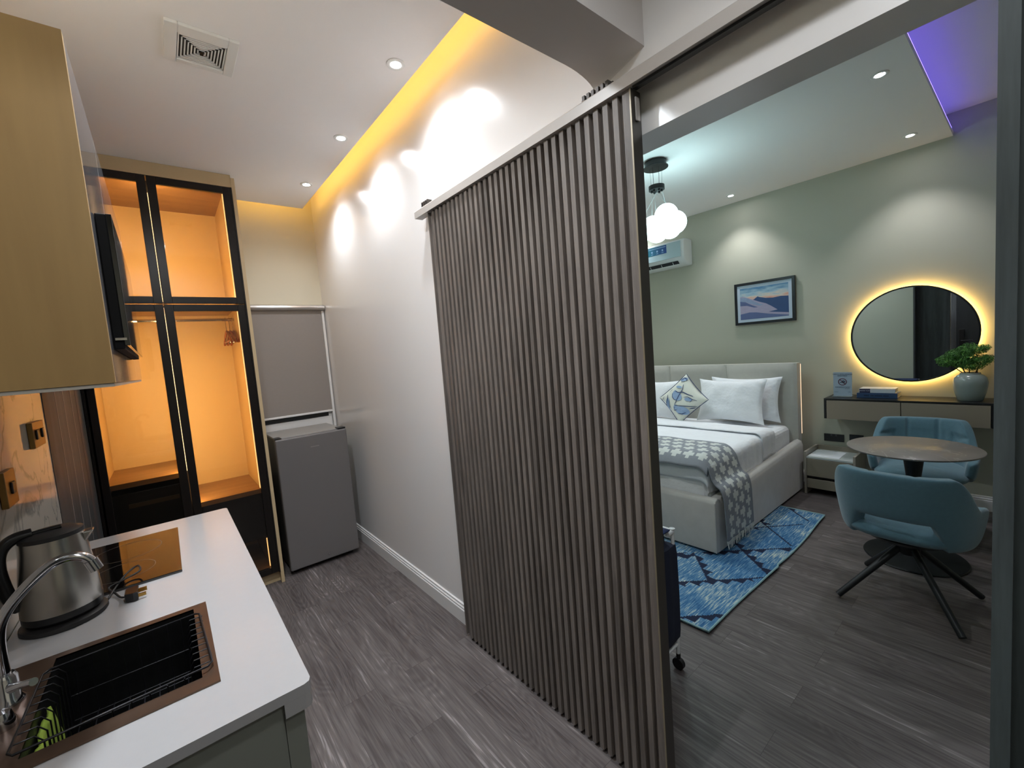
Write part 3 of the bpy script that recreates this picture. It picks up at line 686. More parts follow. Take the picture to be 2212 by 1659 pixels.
# ------------------------------------------------------------------ bed
M_bed = mat('grey_velour', '#c0bcb6', 0.85, var=0.10, vscale=14, bump=0.3, bscale=250, sheen=0.3)
M_head = mat('grey_linen', '#bab8b0', 0.85, var=0.06, vscale=30, bump=0.3, bscale=500, sheen=0.2)
M_white = mat('white_cotton', '#e9ebee', 0.8, var=0.015, vscale=8, sheen=0.1, bump=0.55, bscale=11, bdist=0.02)
BX0, BX1, BY0, BY1 = 2.735, 4.47, 1.335, 3.27
t = thing('double_bed', 'upholstered grey double bed with tall panelled headboard', 'bed', (3.6, 2.3, 0))
def rail_z(x): return 0.385+(x-BX0)/(BX1-BX0)*0.085
def side_rail(y0, y1):
    b = MB(); n = 24; pr = 10
    w_ = y1-y0
    def fn(u, v):
        x = BX0+0.02+(4.45-BX0-0.02)*u; zt_ = rail_z(x)
        k = v*7
        sec = [(0, 0.024), (0, zt_*0.5), (0, zt_-0.05), (0.15, zt_-0.015), (0.5, zt_), (0.85, zt_-0.015), (1, zt_-0.05), (1, 0.024)]
        i = min(int(k), 6); f = k-i
        a, c = sec[i], sec[i+1]
        return (x, y0+w_*(a[0]+(c[0]-a[0])*f), a[1]+(c[1]-a[1])*f)
    b.grid(fn, n, 22); return b
side_rail(BY0, BY0+0.085).build('side_rail', M_bed, t, smooth=60)
side_rail(BY1-0.085, BY1).build('side_rail', M_bed, t, smooth=60)
b = MB(); b.prism([(BX0, 0.024), (BX0, 0.36), (BX0+0.015, 0.385), (BX0+0.045, 0.395), (BX0+0.08, 0.38), (BX0+0.09, 0.35), (BX0+0.09, 0.024)], 'y', BY0+0.001, BY1-0.001)
b.build('footboard', M_bed, t, smooth=50, bevel=0.006)
MB().tube([(BX0+0.003, BY0+0.003, 0.026), (BX0+0.003, BY0+0.003, 0.37)], 0.004, 6).build('corner_piping', M_bed, t, smooth=True)
# headboard panels
HY0, HY1 = 1.372, 3.262
for i in range(3):
    y0 = HY0+0.63*i; y1 = y0+0.63
    def fn(u, v, y0=y0, y1=y1):
        y = y0+0.002+(y1-y0-0.004)*u; z = 0.02+1.15*v
        e = min(u, 1-u)*0.63; ez = min(1-v, 1)*1.15
        puff = 0.018*(1-math.exp(-e/0.02))*(1-math.exp(-ez/0.02))
        return (4.466-puff, y, z)
    bb = MB().grid(fn, 24, 30)
    bb.box(4.4655, 4.55, y0+0.001, y1-0.001, 0.02, 1.17)
    bb.build('headboard_panel', M_head, t, smooth=40)
bx(4.551, 4.563, HY0+0.004, HY1-0.02, 0.05, 1.166).build('headboard_back', mat('headboard_back', '#8f8a80', 0.7), t)
bx(4.564, 4.574, HY0+0.002, HY0+0.014, 0.5, 1.155).build('led_strip', emit('warm_led', (1.0, 0.68, 0.42), 0.45), t)
for x in (2.85, 4.3):
    for y in (1.45, 3.15): bx(x-0.03, x+0.03, y-0.03, y+0.03, 0.0 if x > 4 else 0.013, 0.03).build('foot', M_blk, t)
# mattress
o = bx(2.84, 4.445, 1.425, 3.18, 0.2, 0.60).build('mattress', M_white, None, bevel=0.06, seg=4)
tag(o, 'thick white mattress with fitted sheet lying in the grey bed frame', 'mattress')
# duvet: sheet draped over mattress
def nz(x, y, z=0, s=1.0): return noise.noise(Vector((x*s, y*s, z*s)))
def duvet_fn(x0, x1, ztop, yedge, foot, seed, drop=0.4, wr=1.0):
    def fn(u, v):
        # v across width from near side hem (0) to far (1), u along x
        x = x0+(x1-x0)*u
        path = v*2.3
        # near side: hem
        if path < 0.20:
            k = path/0.20; y = yedge-0.004; z = drop+(ztop-0.05-drop)*k
        elif path < 0.30:
            k = (path-0.20)/0.10; a = k*PI/2; y = yedge+0.06*(1-math.cos(a))-0.004*(1-k); z = ztop-0.05+0.05*math.sin(a)
        else:
            y = yedge+0.06+(path-0.30)*0.87; z = ztop
        side = max(0, 1-path/0.32)
        z += 0.006*nz(x, y, seed, 4)*wr+0.012*nz(x, y, seed+3, 1.5)*(1-side)
        y += side*wr*(0.010*nz(x*14, z*2, seed)+0.012*nz(x*5, z, seed+9))
        return (x, min(y, 3.2), z)
    return fn
b = MB()
f0 = duvet_fn(2.90, 3.97, 0.628, 1.418, True, 2.0, drop=0.395)
b.grid(f0, 90, 90)
# foot roll-over
def footfn(u, v):
    p = f0(0, v); a = u*PI*0.62
    bulge = 0.07+0.015*nz(p[1], 0.3, 1.0, 3)
    x = p[0]-bulge*math.sin(a)*1.0
    z = p[2]-(0.115*(1-math.cos(a)))
    z = max(z, 0.40)
    return (x, p[1]+(0.01*math.sin(a)), z)
b.grid(footfn, 12, 90)
o = b.build('duvet', M_white, None, smooth=True, weld=True, solid=0.012)
tag(o, 'plain white duvet spread over the bed up to the pillows', 'duvet')
# folded-back sheet band
b = MB().grid(duvet_fn(3.72, 3.99, 0.648, 1.409, False, 5.0, drop=0.43, wr=1.2), 30, 90)
o = b.build('top_sheet', M_white, None, smooth=True, solid=0.01)
tag(o, 'white sheet band folded back across the bed below the pillows', 'sheet')
# throw with plus pattern
M_tg = mat('grey_throw', '#8b8f95', 0.9, var=0.08, vscale=60, bump=0.4, bscale=400)
M_tw = mat('cream_throw_motif', '#cfd2cd', 0.9, var=0.05, vscale=60, bump=0.4, bscale=400)
tpath = [(3.19, 0.648), (2.5, 0.662), (1.9, 0.664), (1.54, 0.664), (1.455, 0.652), (1.405, 0.60), (1.385, 0.54), (1.365, 0.48), (1.325, 0.445), (1.308, 0.38), (1.304, 0.28), (1.302, 0.20), (1.300, 0.10)]
tp = smooth_path([(0, a, c) for a, c in tpath], 8)
cum = [0]
for i in range(1, len(tp)): cum.append(cum[-1]+(tp[i]-tp[i-1]).length)
TL = cum[-1]
def tpos(s):
    s = max(0, min(TL-1e-6, s))
    for i in range(1, len(cum)):
        if cum[i] >= s:
            f = (s-cum[i-1])/(cum[i]-cum[i-1]); return tp[i-1].lerp(tp[i], f)
    return tp[-1]
TW = 0.44
def throw_fn(u, v):
    s = v*TL; p = tpos(s)
    far = max(0, (s-1.55)/(TL-1.55)) if s > 1.55 else 0
    cxx = 3.00+0.02*far-0.04*(1-min(1, s/1.5))
    wdt = TW*(1-0.02*far)
    x = cxx+(u-0.5)*wdt
    zz = p.z+0.006*nz(x, p.y, 4.0, 6)
    if p.z > 0.6 and x < 2.90:      # follows the duvet foot rounding
        k = (2.90-x)/0.13; zz -= 0.10*k*k
    yy = p.y-(0.014*abs(nz(x*9, p.z, 3.0)) if p.z < 0.5 else 0)
    return (x, yy, zz)
NU, NV = 45, 270
def tmask(i, j):
    cu = TW/(NU-1); cvv = TL/(NV-1)
    a = i*cu; s = j*cvv
    P = 0.098
    a -= 0.024
    row = int(a//P); ra = a-row*P
    if row < 0 or row > 3: return 0
    s2 = s+(0.5*P if row % 2 else 0); c = s2 % P
    da = abs(ra-P/2); dc = abs(c-P/2)
    return 1 if ((da < 0.016 and dc < 0.04) or (dc < 0.017 and da < 0.04)) else 0
t = thing('throw_blanket', 'grey fringed throw with cream plus motifs over the bed foot', 'blanket', (3.0, 2.2, 0.66))
MB().grid(throw_fn, NU, NV, mask=tmask).build('woven_cloth', [M_tg, M_tw], t, smooth=True, solid=0.008)
b = MB()
for i in range(46):
    u = i/45; p = Vector(throw_fn(u, 1.0)); 
    q = p+Vector((0.008*random.uniform(-1, 1), -0.004-0.004*random.random(), -0.018)); r_ = q+Vector((0.012*random.uniform(-1, 1), 0.004*random.uniform(-1, 1), -0.03-0.012*random.random()))
    b.tube([p, q, r_], [0.003, 0.0025, 0.0015], 5)
b.build('fringe', M_tw, t, smooth=True)

# pillows
def pillow_mb(w_, h, th, seed, ear=0.10, wr=0.012, n=36):
    b = MB()
    def surf(sgn):
        def fn(u, v):
            a = 2*u-1; c = 2*v-1
            px = a*w_/2*(1-ear*(1-abs(a)**3)*0+0)*(1-ear*(1-c*c)*abs(a)**2)
            pz = c*h/2*(1-ear*1.3*(1-a*a)*abs(c)**2)
            prof_ = max(0, (1-a**4))**0.55*max(0, (1-c**4))**0.55
            y = sgn*th/2*prof_*(0.75+0.25*(1-a*a)*(1-c*c))
            y += sgn*wr*nz(px*7, pz*7, seed+sgn)*prof_
            crease = max(0, abs(a)-0.55)*max(0, abs(c)-0.35)
            y += sgn*0.10*th*crease*math.sin(18*(a*c)+seed)
            return (px, y, pz)
        return fn
    b.grid(surf(1), n, n); b.grid(surf(-1), n, n)
    return b
def place(loc, lean, yawdeg=0, rollz=0):
    # local x -> world -Y (width), local y(thickness) -> world X, local z up, lean back towards +X
    base = Matrix(((0, 1, 0), (-1, 0, 0), (0, 0, 1))).to_4x4()
    return Matrix.Translation(loc) @ Matrix.Rotation(math.radians(yawdeg), 4, 'Z') @ Matrix.Rotation(math.radians(lean), 4, 'Y') @ base @ Matrix.Rotation(math.radians(rollz), 4, 'Y')
def pillow(name, w_, h, th, M, label, cat, m, seed, grp=None, **kw):
    o = pillow_mb(w_, h, th, seed, **kw).xf(M).build(name, m, None, smooth=True, weld=True)
    return tag(o, label, cat, grp)
G = 'white bed pillows leaning on the headboard'
pillow('pillow', 0.64, 0.43, 0.13, place((4.235, 1.875, 0.835), 14, 0), 'white pillow in front on the nightstand side of the bed, beside the bird cushion', 'pillow', M_white, 1.0, G)
pillow('pillow', 0.66, 0.43, 0.12, place((4.372, 1.80, 0.842), 10, 0), 'white pillow behind another on the nightstand side of the bed', 'pillow', M_white, 5.0, G)
pillow('pillow', 0.66, 0.43, 0.14, place((4.235, 2.70, 0.82), 14, 0), 'white pillow behind the bird cushion at the edge of the sliding door', 'pillow', M_white, 8.0, G)
# bird cushion
M_cu = mat('cream_cotton', '#d9dbd0', 0.85, var=0.03)
M_b1 = mat('pale_blue_print', '#8fa6c4', 0.85, var=0.15, vscale=40); M_b2 = mat('navy_print', '#2b3d66', 0.85, var=0.1)
S = 0.37; CM = place((4.045, 2.255, 0.865), 20, 0, 45)
t = thing('bird_cushion', 'diamond-standing cream cushion printed with blue birds', 'cushion', (4.045, 2.255, 0.63))
cb_ = pillow_mb(S, S, 0.13, 3.0, wr=0.003, n=34)
cb_.xf(CM).build('cover', M_cu, t, smooth=True, weld=True)
def cus(a, c, off=0.0025):
    off += 0.003   # diamond coords -> cushion front surface; front is local -y... towards camera
    # diamond axes rotated 45 deg
    R_ = Matrix.Rotation(math.radians(-45), 2)
    p = Vector((a, c))
    x = (p.x*math.cos(PI/4)-p.y*math.sin(PI/4)); z = (p.x*math.sin(PI/4)+p.y*math.cos(PI/4))
    u = max(-0.99, min(0.99, x*math.sqrt(2)*0.98)); v = max(-0.99, min(0.99, z*math.sqrt(2)*0.98))
    ear = 0.05
    px = u*S/2*(1-ear*(1-v*v)*abs(u)**2); pz = v*S/2*(1-ear*1.3*(1-u*u)*abs(v)**2)
    prof_ = (1-u**4)**0.55*(1-v**4)**0.55
    y = -(0.065*prof_*(0.75+0.25*(1-u*u)*(1-v*v)))-off-0.002
    return CM @ Vector((px, y, pz))
def Z(X, Y): return ((X-960)/700, (880-Y)/640)
def blob(b, X, Y, rx, ry, ang, mi, off=0.002):
    n = 18; c0, s0 = math.cos(ang), math.sin(ang); ring = []
    for k in range(n):
        a = 2*PI*k/n; dx, dy = rx*math.cos(a), ry*math.sin(a)
        ring.append(cus(*Z(X+dx*c0-dy*s0, Y+dx*s0+dy*c0), off))
    cc = cus(*Z(X, Y), off+0.0006)
    b.add([cc]+ring, [(0, 1+k, 1+(k+1) % n) for k in range(n)], mi)
def stroke(b, pts, wpx, mi, off=0.003):
    V = []
    P2 = [Vector(p) for p in pts]; Q = []
    for i in range(len(P2)-1):
        for k in range(4): Q.append(P2[i].lerp(P2[i+1], k/4))
    Q.append(P2[-1])
    for i, p in enumerate(Q):
        d = (Q[min(i+1, len(Q)-1)]-Q[max(i-1, 0)]).normalized(); nn = Vector((-d.y, d.x))*wpx/2*(0.6+0.4*math.sin(PI*i/(len(Q)-1)))
        V += [cus(*Z(p.x+nn.x, p.y+nn.y), off), cus(*Z(p.x-nn.x, p.y-nn.y), off)]
    b.add(V, [(2*i, 2*i+1, 2*i+3, 2*i+2) for i in range(len(Q)-1)], mi)
b = MB()
blob(b, 870, 850, 165, 105, 0.5, 0); blob(b, 800, 760, 60, 60, 0, 0); blob(b, 1060, 1215, 200, 100, 0.15, 0); blob(b, 870, 1140, 70, 65, 0, 0)
blob(b, 590, 1110, 70, 210, 0.0, 0); blob(b, 980, 395, 105, 55, -0.3, 0); blob(b, 890, 610, 95, 32, 0.15, 0); blob(b, 1210, 930, 110, 45, 0.1, 0)
for pts, wd in (([(1015, 540), (1010, 680), (930, 850), (870, 1000), (830, 1080)], 22), ([(800, 720), (900, 760), (1040, 750), (1180, 800), (1330, 840)], 24),
                ([(730, 780), (740, 880), (800, 940), (870, 960)], 16), ([(830, 1090), (1000, 1100), (1250, 1105), (1450, 1100)], 18), ([(830, 1130), (820, 1220), (900, 1210)], 16),
                ([(950, 1290), (1060, 1300), (1170, 1260)], 18), ([(575, 820), (580, 930), (530, 1120), (560, 1280)], 24), ([(640, 960), (620, 1080), (660, 1200)], 14),
                ([(1080, 880), (1180, 860), (1320, 920), (1440, 950)], 16), ([(1320, 930), (1260, 1000)], 12), ([(900, 430), (980, 350), (1070, 390)], 26), ([(610, 740), (700, 670)], 12), ([(370, 990), (450, 860)], 12), ([(1260, 1160), (1400, 1130)], 20)):
    stroke(b, pts, wd, 1)
b.build('bird_print', [M_b1, M_b2], t)
b = MB(); ring = []
for k in range(60):
    a = k/60*4; sd = int(a); f = a-sd
    c_ = [(-1, -1), (1, -1), (1, 1), (-1, 1)]; p0, p1 = c_[sd], c_[(sd+1) % 4]
    u, v = p0[0]+(p1[0]-p0[0])*f, p0[1]+(p1[1]-p0[1])*f
    ear = 0.05; px = u*S/2*(1-ear*(1-v*v)*abs(u)**2); pz = v*S/2*(1-ear*1.3*(1-u*u)*abs(v)**2)
    ring.append(CM @ Vector((px, 0, pz)))
b.tube(ring, 0.003, 6, closed=True); b.build('navy_piping', M_b2, t, smooth=True)

# ------------------------------------------------------------------ rug
def rug_mat():
    m, t_, b_ = nt('blue_distressed_rug')
    tc = N(t_, 'ShaderNodeTexCoord'); mp = N(t_, 'ShaderNodeMapping'); mp.inputs['Scale'].default_value = (11, 130, 1); mp.inputs['Rotation'].default_value = (0, 0, math.radians(4)); L(t_, tc.outputs['Object'], mp.inputs[0])
    n1 = N(t_, 'ShaderNodeTexNoise', ins={'Scale': 1.0, 'Detail': 5.0, 'Roughness': 0.7}); L(t_, mp.outputs[0], n1.inputs['Vector'])
    n2 = N(t_, 'ShaderNodeTexNoise', ins={'Scale': 2.2, 'Detail': 3.0}); L(t_, tc.outputs['Object'], n2.inputs['Vector'])
    a = N(t_, 'ShaderNodeMath', operation='MULTIPLY_ADD'); a.inputs[1].default_value = 0.55; L(t_, n2.outputs[0], a.inputs[0]); L(t_, n1.outputs[0], a.inputs[2])
    r = N(t_, 'ShaderNodeValToRGB'); e = r.color_ramp.elements
    e[0].position = 0.62; e[0].color = hexc('#335f8c')+(1,); e[1].position = 0.93; e[1].color = hexc('#c9d2c4')+(1,)
    k = e.new(0.78); k.color = hexc('#5986ab')+(1,)
    L(t_, a.outputs[0], r.inputs[0]); L(t_, r.outputs[0], b_.inputs['Base Color']); b_.inputs['Roughness'].default_value = 0.95; b_.inputs['Specular IOR Level'].default_value = 0.1
    bp = N(t_, 'ShaderNodeBump', ins={'Strength': 0.4, 'Distance': 0.002}); L(t_, n1.outputs[0], bp.inputs['Height']); L(t_, bp.outputs[0], b_.inputs['Normal'])
    return m
RX0, RX1, RY0, RY1 = 1.965, 3.88, 1.02, 2.9
segs = []  # (p, q, side) navy lines with teeth
def seg(p, q, s=1): segs.append((Vector(p), Vector(q), s))
seg((1.93, 1.225), (2.175, 1.005)); seg((2.20, 1.43), (2.669, 1.004)); seg((2.72, 1.43), (3.155, 1.03)); seg((3.25, 1.40), (3.60, 1.095))
seg((2.65, 1.44), (2.41, 1.235), -1); seg((2.05, 0.95), (2.15, 1.04), -1); seg((3.05, 1.39), (2.695, 1.004), -1); seg((3.52, 1.39), (3.19, 1.041), -1); seg((3.95, 1.35), (3.683, 1.079), -1)
seg((2.57, 1.518), (2.662, 1.45)); seg((2.50, 1.60), (2.65, 1.44), -1); seg((2.2, 1.9), (2.65, 1.5))
def rmask_pt(x, y):
    for p, q, s in segs:
        d = q-p; Ln = d.length; d = d/Ln; r_ = Vector((x, y))-p
        al = r_.dot(d); pe = (r_.x*d.y-r_.y*d.x)*s
        if 0 <= al <= Ln:
            tooth = 1-abs(((al/0.085) % 1)*2-1)
            if -0.006 < pe < 0.006+0.042*tooth*(1 if nz(al*3, x, 2.0) > -0.18 else 0): return 1
    return 0
NUr, NVr = 290, 200
def rug_fn(u, v):
    x = RX0+(RX1-RX0)*u; vv = v
    ye = RY0-0.012+0.014*math.sin(x*3.3+0.6)+(0.01 if x > 2.85 else 0)
    y = ye+(RY1-ye)*vv
    z = 0.006+0.006*max(0, math.sin(x*7+1))*max(0, 1-vv*12)
    return (x+(0.012 if v < 0.05 else 0)*0, y, z)
def rmask(i, j):
    x, y, z = rug_fn((i+0.5)/(NUr-1), (j+0.5)/(NVr-1))
    return rmask_pt(x, y)
t = thing('area_rug', 'distressed blue rug with navy zigzag lines lying under the bed', 'rug', (2.9, 1.9, 0))
MB().grid(rug_fn, NUr, NVr, mask=rmask).build('pile', [rug_mat(), mat('navy_rug_motif', '#141f3c', 0.95, var=0.2, vscale=90)], t, solid=0.008)
edge = [rug_fn(i/60, 0) for i in range(61)]+[rug_fn(1, j/40) for j in range(1, 41)]+[rug_fn(1-i/60, 1) for i in range(1, 61)]+[rug_fn(0, 1-j/40) for j in range(1, 40)]
MB().tube([(a, c, 0.0055+d_) for a, c, d_ in edge], 0.0055, 6, closed=True).build('bound_edge', mat('pale_teal_binding', '#8fb0b4', 0.9), t, smooth=True)

# ------------------------------------------------------------------ nightstand
M_ns = mat('greige_lacquer', '#8b8272', 0.4, var=0.02)
M_ns2 = mat('pale_greige_edge', '#a79f92', 0.4, var=0.02)
t = thing('nightstand', 'low greige nightstand with raised rim beside the bed', 'nightstand', (4.5, 1.12, 0))
nx0, nx1, ny0, ny1 = 4.35, 4.68, 0.93, 1.30
for q in (ny0, ny1-0.018): bx(nx0, nx1, q, q+0.018, 0, 0.385).build('side_panel', M_ns2, t, bevel=0.002)
bx(nx1-0.016, nx1, ny0+0.018, ny1-0.018, 0.1, 0.385).build('back_panel', M_ns, t)
bx(nx0+0.004, nx1-0.016, ny0+0.018, ny1-0.018, 0.325, 0.343).build('top', mat('white_gloss_top', '#c9cfcd', 0.15), t, bevel=0.002)
bx(nx0+0.02, nx1-0.016, ny0+0.018, ny1-0.018, 0.055, 0.08).build('bottom_panel', M_ns, t)
bx(nx0+0.03, nx1-0.016, ny0+0.018, ny1-0.018, 0.145, 0.17).build('dark_recess', M_drk, t)
bx(nx0, nx0+0.018, ny0+0.02, ny1-0.02, 0.168, 0.322).build('drawer', M_ns, t, bevel=0.0015)
bx(nx0, nx0+0.018, ny0+0.02, ny1-0.02, 0.06, 0.142).build('drawer', M_ns, t, bevel=0.0015)
o = MB().box(4.38, 4.62, 1.05, 1.275, 0.3435, 0.3455).build('paper_sheet', mat('white_paper', '#eef2f6', 0.6))
tag(o, 'white sheet of paper lying on the nightstand top', 'paper')

# wall sockets
def plate(y0, y1, z0, z1, label, double):
    t = thing('wall_socket', label, 'socket', (XB, (y0+y1)/2, z0))
    bx(XB-0.011, XB-0.0005, y0, y1, z0, z1).build('plate', mat('black_socket', '#1c1f20', 0.35), t, bevel=0.002)
    if double:
        for k in (0, 1):
            yc = y0+(k+0.5)*(y1-y0)/2
            b = MB(); b.box(XB-0.0122, XB-0.0108, yc-0.003, yc+0.003, z0+0.05, z0+0.058).box(XB-0.0122, XB-0.0108, yc-0.013, yc-0.007, z0+0.025, z0+0.031).box(XB-0.0122, XB-0.0108, yc+0.007, yc+0.013, z0+0.025, z0+0.031)
            b.build('pin_slots', M_blk, t)
            bx(XB-0.014, XB-0.0108, yc-0.006+(0.02 if k else -0.02)*-1, yc+0.006+(0.02 if k else -0.02)*-1, z0+0.05, z0+0.066).build('rocker', mat('grey_rocker', '#4a4d4e', 0.4), t)
    return t
plate(1.085, 1.235, 0.423, 0.492, 'black double power socket on the bedroom wall above the nightstand', True)
plate(0.945, 1.045, 0.43, 0.50, 'small black blank plate on the bedroom wall behind the round table edge', False)

# ------------------------------------------------------------------ floating console
M_con = mat('taupe_console_front', '#988b7b', 0.45, var=0.02)
M_conb = mat('black_console_frame', '#1a1b1c', 0.35)
t = thing('console_shelf', 'floating wall console with black top and two taupe drawers', 'console', (4.56, 0.66, 0.68))
kx0, kx1, ky0, ky1, kz0, kz1 = 4.41, 4.698, 0.155, 1.158, 0.685, 0.862
bx(kx0, kx1, ky0, ky1, kz1-0.014, kz1).build('top', M_conb, t, bevel=0.001)
b = MB(); b.box(kx0, kx1, ky1-0.016, ky1, kz0, kz1-0.014).box(kx0, kx1, ky0, ky0+0.03, kz0, kz1-0.014).box(kx0+0.02, kx1, ky0+0.03, ky1-0.016, kz0+0.002, kz0+0.014)
b.build('frame', M_conb, t, bevel=0.001)
for y0, y1 in ((ky0+0.033, 0.655), (0.66, ky1-0.018)):
    bx(kx0+0.002, kx0+0.02, y0, y1, kz0-0.001, kz1-0.017).build('drawer', M_con, t, bevel=0.001)

# mirror
t = thing('round_mirror', 'round backlit mirror with thin black frame above the console', 'mirror', (4.69, 0.635, 0.98))
mc = Vector((4.66, 0.632, 1.367)); mr = 0.382
RXm = Matrix.Translation(mc) @ Matrix.Rotation(-PI/2, 4, 'Y')
m_, tt, bb_ = nt('mirror_glass'); bb_.inputs['Metallic'].default_value = 1; bb_.inputs['Roughness'].default_value = 0.01; bb_.inputs['Base Color'].default_value = (0.86, 0.88, 0.89, 1)
MB().lathe([(0.0005, 0.0), (mr-0.008, 0.0), (mr-0.008, 0.006), (0.0005, 0.006)], n=72).xf(RXm).build('glass', m_, t)
MB().lathe([(mr-0.010, -0.014), (mr+0.001, -0.014), (mr+0.001, 0.012), (mr-0.010, 0.012), (mr-0.010, -0.014)], n=72).xf(RXm).build('frame', M_conb, t, smooth=40)
MB().lathe([(0.001, -0.038), (mr-0.03, -0.038), (mr-0.03, -0.001), (0.001, -0.001)], n=48).xf(RXm).build('back_box', M_conb, t)
MB().lathe([(mr-0.028, -0.022), (mr-0.018, -0.022), (mr-0.018, -0.010), (mr-0.028, -0.010), (mr-0.028, -0.022)], n=64).xf(RXm).build('led_strip', emit('mirror_led', (1.0, 0.60, 0.17), 20.0), t)

# sign, books
M_pap = mat('sign_paper', '#9fb0c0', 0.35); M_ink = mat('dark_ink', '#22304a', 0.6)
t = thing('no_smoking_sign', 'clear stand with a no smoking notice on the console', 'sign', (4.55, 1.06, 0.862))
bx(4.560, 4.564, 0.992, 1.124, 0.868, 1.075).build('notice', M_pap, t, bevel=0.0005)
bx(4.525, 4.60, 0.988, 1.128, 0.8625, 0.8675).build('foot_plate', mat('clear_acrylic', '#7c8688', 0.1), t)
text('heading', 'THIS IS A NON SMOKING', 0.0125, FACE_X(4.5594, 1.058, 1.056), M_ink, t)
text('heading', 'APARTMENT', 0.0125, FACE_X(4.5594, 1.058, 1.042), M_ink, t)
RS = Matrix.Translation((4.5594, 1.058, 0.99)) @ Matrix.Rotation(-PI/2, 4, 'Y')
M_red = mat('sign_red', '#5a2f40', 0.5)
MB().lathe([(0.025, 0), (0.031, 0), (0.031, 0.0006), (0.025, 0.0006), (0.025, 0)], n=40).xf(RS).build('prohibition_ring', M_red, t)
def flat(b, pts): b.add([(4.5588, y, z) for y, z in pts]+[(4.5594, y, z) for y, z in pts], [tuple(range(len(pts))), tuple(range(len(pts), 2*len(pts)))[::-1]]+[(i, (i+1) % len(pts), len(pts)+(i+1) % len(pts), len(pts)+i) for i in range(len(pts))])
b = MB(); flat(b, [(1.079, 1.007), (1.075, 1.011), (1.037, 0.973), (1.041, 0.969)]); b.build('slash', M_red, t)
b = MB(); flat(b, [(1.076, 0.983), (1.076, 0.989), (1.044, 0.989), (1.044, 0.983)])
for k, (yy, zz) in enumerate(((1.056, 1.001), (1.048, 1.003), (1.041, 0.998))): flat(b, [(yy, zz), (yy+0.005, zz+0.002), (yy+0.002, zz-0.012), (yy-0.003, zz-0.010)])
b.build('cigarette_symbol', M_ink, t)
b = MB()
for zz, a, c in ((0.946, 1.11, 1.005), (0.938, 1.11, 1.008), (0.930, 1.04, 1.01), (0.900, 1.115, 1.09), (0.900, 1.02, 1.0)):
    y = a
    while y > c:
        w_ = random.uniform(0.005, 0.011); flat(b, [(y, zz), (y, zz+0.003), (max(c, y-w_), zz+0.003), (max(c, y-w_), zz)]); y -= w_+0.003
b.build('small_print', mat('grey_ink', '#4a5c6c', 0.6), t)
def book(name, x0, x1, y0, y1, z0, z1, cover, label, twist):
    t = thing(name, label, 'book', ((x0+x1)/2, (y0+y1)/2, z0), twist, 'books stacked on the console')
    OFF[t.name] = Vector(((x0+x1)/2, (y0+y1)/2, z0))
    b = MB(); b.box(x0, x1, y0, y1, z0, z0+0.003).box(x0, x1, y0, y1, z1-0.003, z1).box(x0, x0+0.004, y0, y1, z0, z1)
    b.build('cover', cover, t, bevel=0.001)
    bx(x0+0.004, x1-0.004, y0+0.004, y1-0.004, z0+0.003, z1-0.003).build('pages', mat('paper_pages', '#ded6c4', 0.8), t)
    return t
M_w = mat('white_cover', '#c3c9cf', 0.35); M_bl = mat('blue_cover', '#2f4a70', 0.4)
tb = book('book', 4.50, 4.66, 0.69, 0.948, 0.8625, 0.903, M_bl, 'thick blue book at the bottom of the console stack', 0)
b = MB()
for (a, c) in ((0.90, 0.865), (0.856, 0.838), (0.83, 0.782), (0.775, 0.74)):
    y = a
    while y > c+0.004:
        b.box(4.4993, 4.5003, y-0.005, y, 0.878, 0.889); y -= 0.0068
b.build('spine_title', mat('navy_print_book', '#14233c', 0.5), tb)
tb2 = book('book', 4.515, 4.65, 0.705, 0.935, 0.9035, 0.939, M_w, 'white book with a navy title block on top of the stack', 0)
bx(4.514, 4.5152, 0.862, 0.932, 0.9045, 0.938).build('title_block', mat('navy_block', '#1b2144', 0.5), tb2)
text('spine_title', 'JARDIN TOFT', 0.0125, FACE_X(4.5137, 0.897, 0.921), mat('white_print', '#c6cad6', 0.5), tb2)

# potted plant
M_pot = mat('celadon_glaze', '#8f9a96', 0.18, var=0.08, vscale=10, spec=0.6)
t = thing('potted_plant', 'bushy green plant in a round glazed grey pot on the console', 'plant', (4.55, 0.293, 0.862))
pc = (4.55, 0.296, 0.862)
MB().lathe([(0.001, 0.0), (0.062, 0.0), (0.068, 0.006), (0.082, 0.06), (0.09, 0.11), (0.092, 0.135), (0.085, 0.165), (0.068, 0.186), (0.055, 0.193), (0.053, 0.204), (0.047, 0.204), (0.047, 0.19), (0.001, 0.18)], pc, 44).build('pot', M_pot, t, smooth=45)
def leafmat():
    m, t_, b_ = nt('fern_green'); tc = N(t_, 'ShaderNodeTexCoord')
    n1 = N(t_, 'ShaderNodeTexNoise', ins={'Scale': 45.0, 'Detail': 2.0}); L(t_, tc.outputs['Object'], n1.inputs['Vector'])
    r = N(t_, 'ShaderNodeValToRGB'); r.color_ramp.elements[0].color = hexc('#24521c')+(1,); r.color_ramp.elements[1].color = hexc('#6aa648')+(1,); r.color_ramp.elements[0].position = 0.3; r.color_ramp.elements[1].position = 0.7
    L(t_, n1.outputs[0], r.inputs[0]); L(t_, r.outputs[0], b_.inputs['Base Color']); b_.inputs['Roughness'].default_value = 0.6
    return m
b = MB(); rnd = random.Random(4)
clumps = [(0.415, 1.145, 0.055, 0.034), (0.375, 1.20, 0.052, 0.036), (0.31, 1.225, 0.06, 0.045), (0.25, 1.235, 0.045, 0.032), (0.33, 1.14, 0.07, 0.04), (0.285, 1.12, 0.06, 0.038), (0.235, 1.155, 0.05, 0.04), (0.21, 1.165, 0.035, 0.028), (0.45, 1.165, 0.028, 0.018), (0.31, 1.17, 0.07, 0.05), (0.225, 1.245, 0.03, 0.02)]
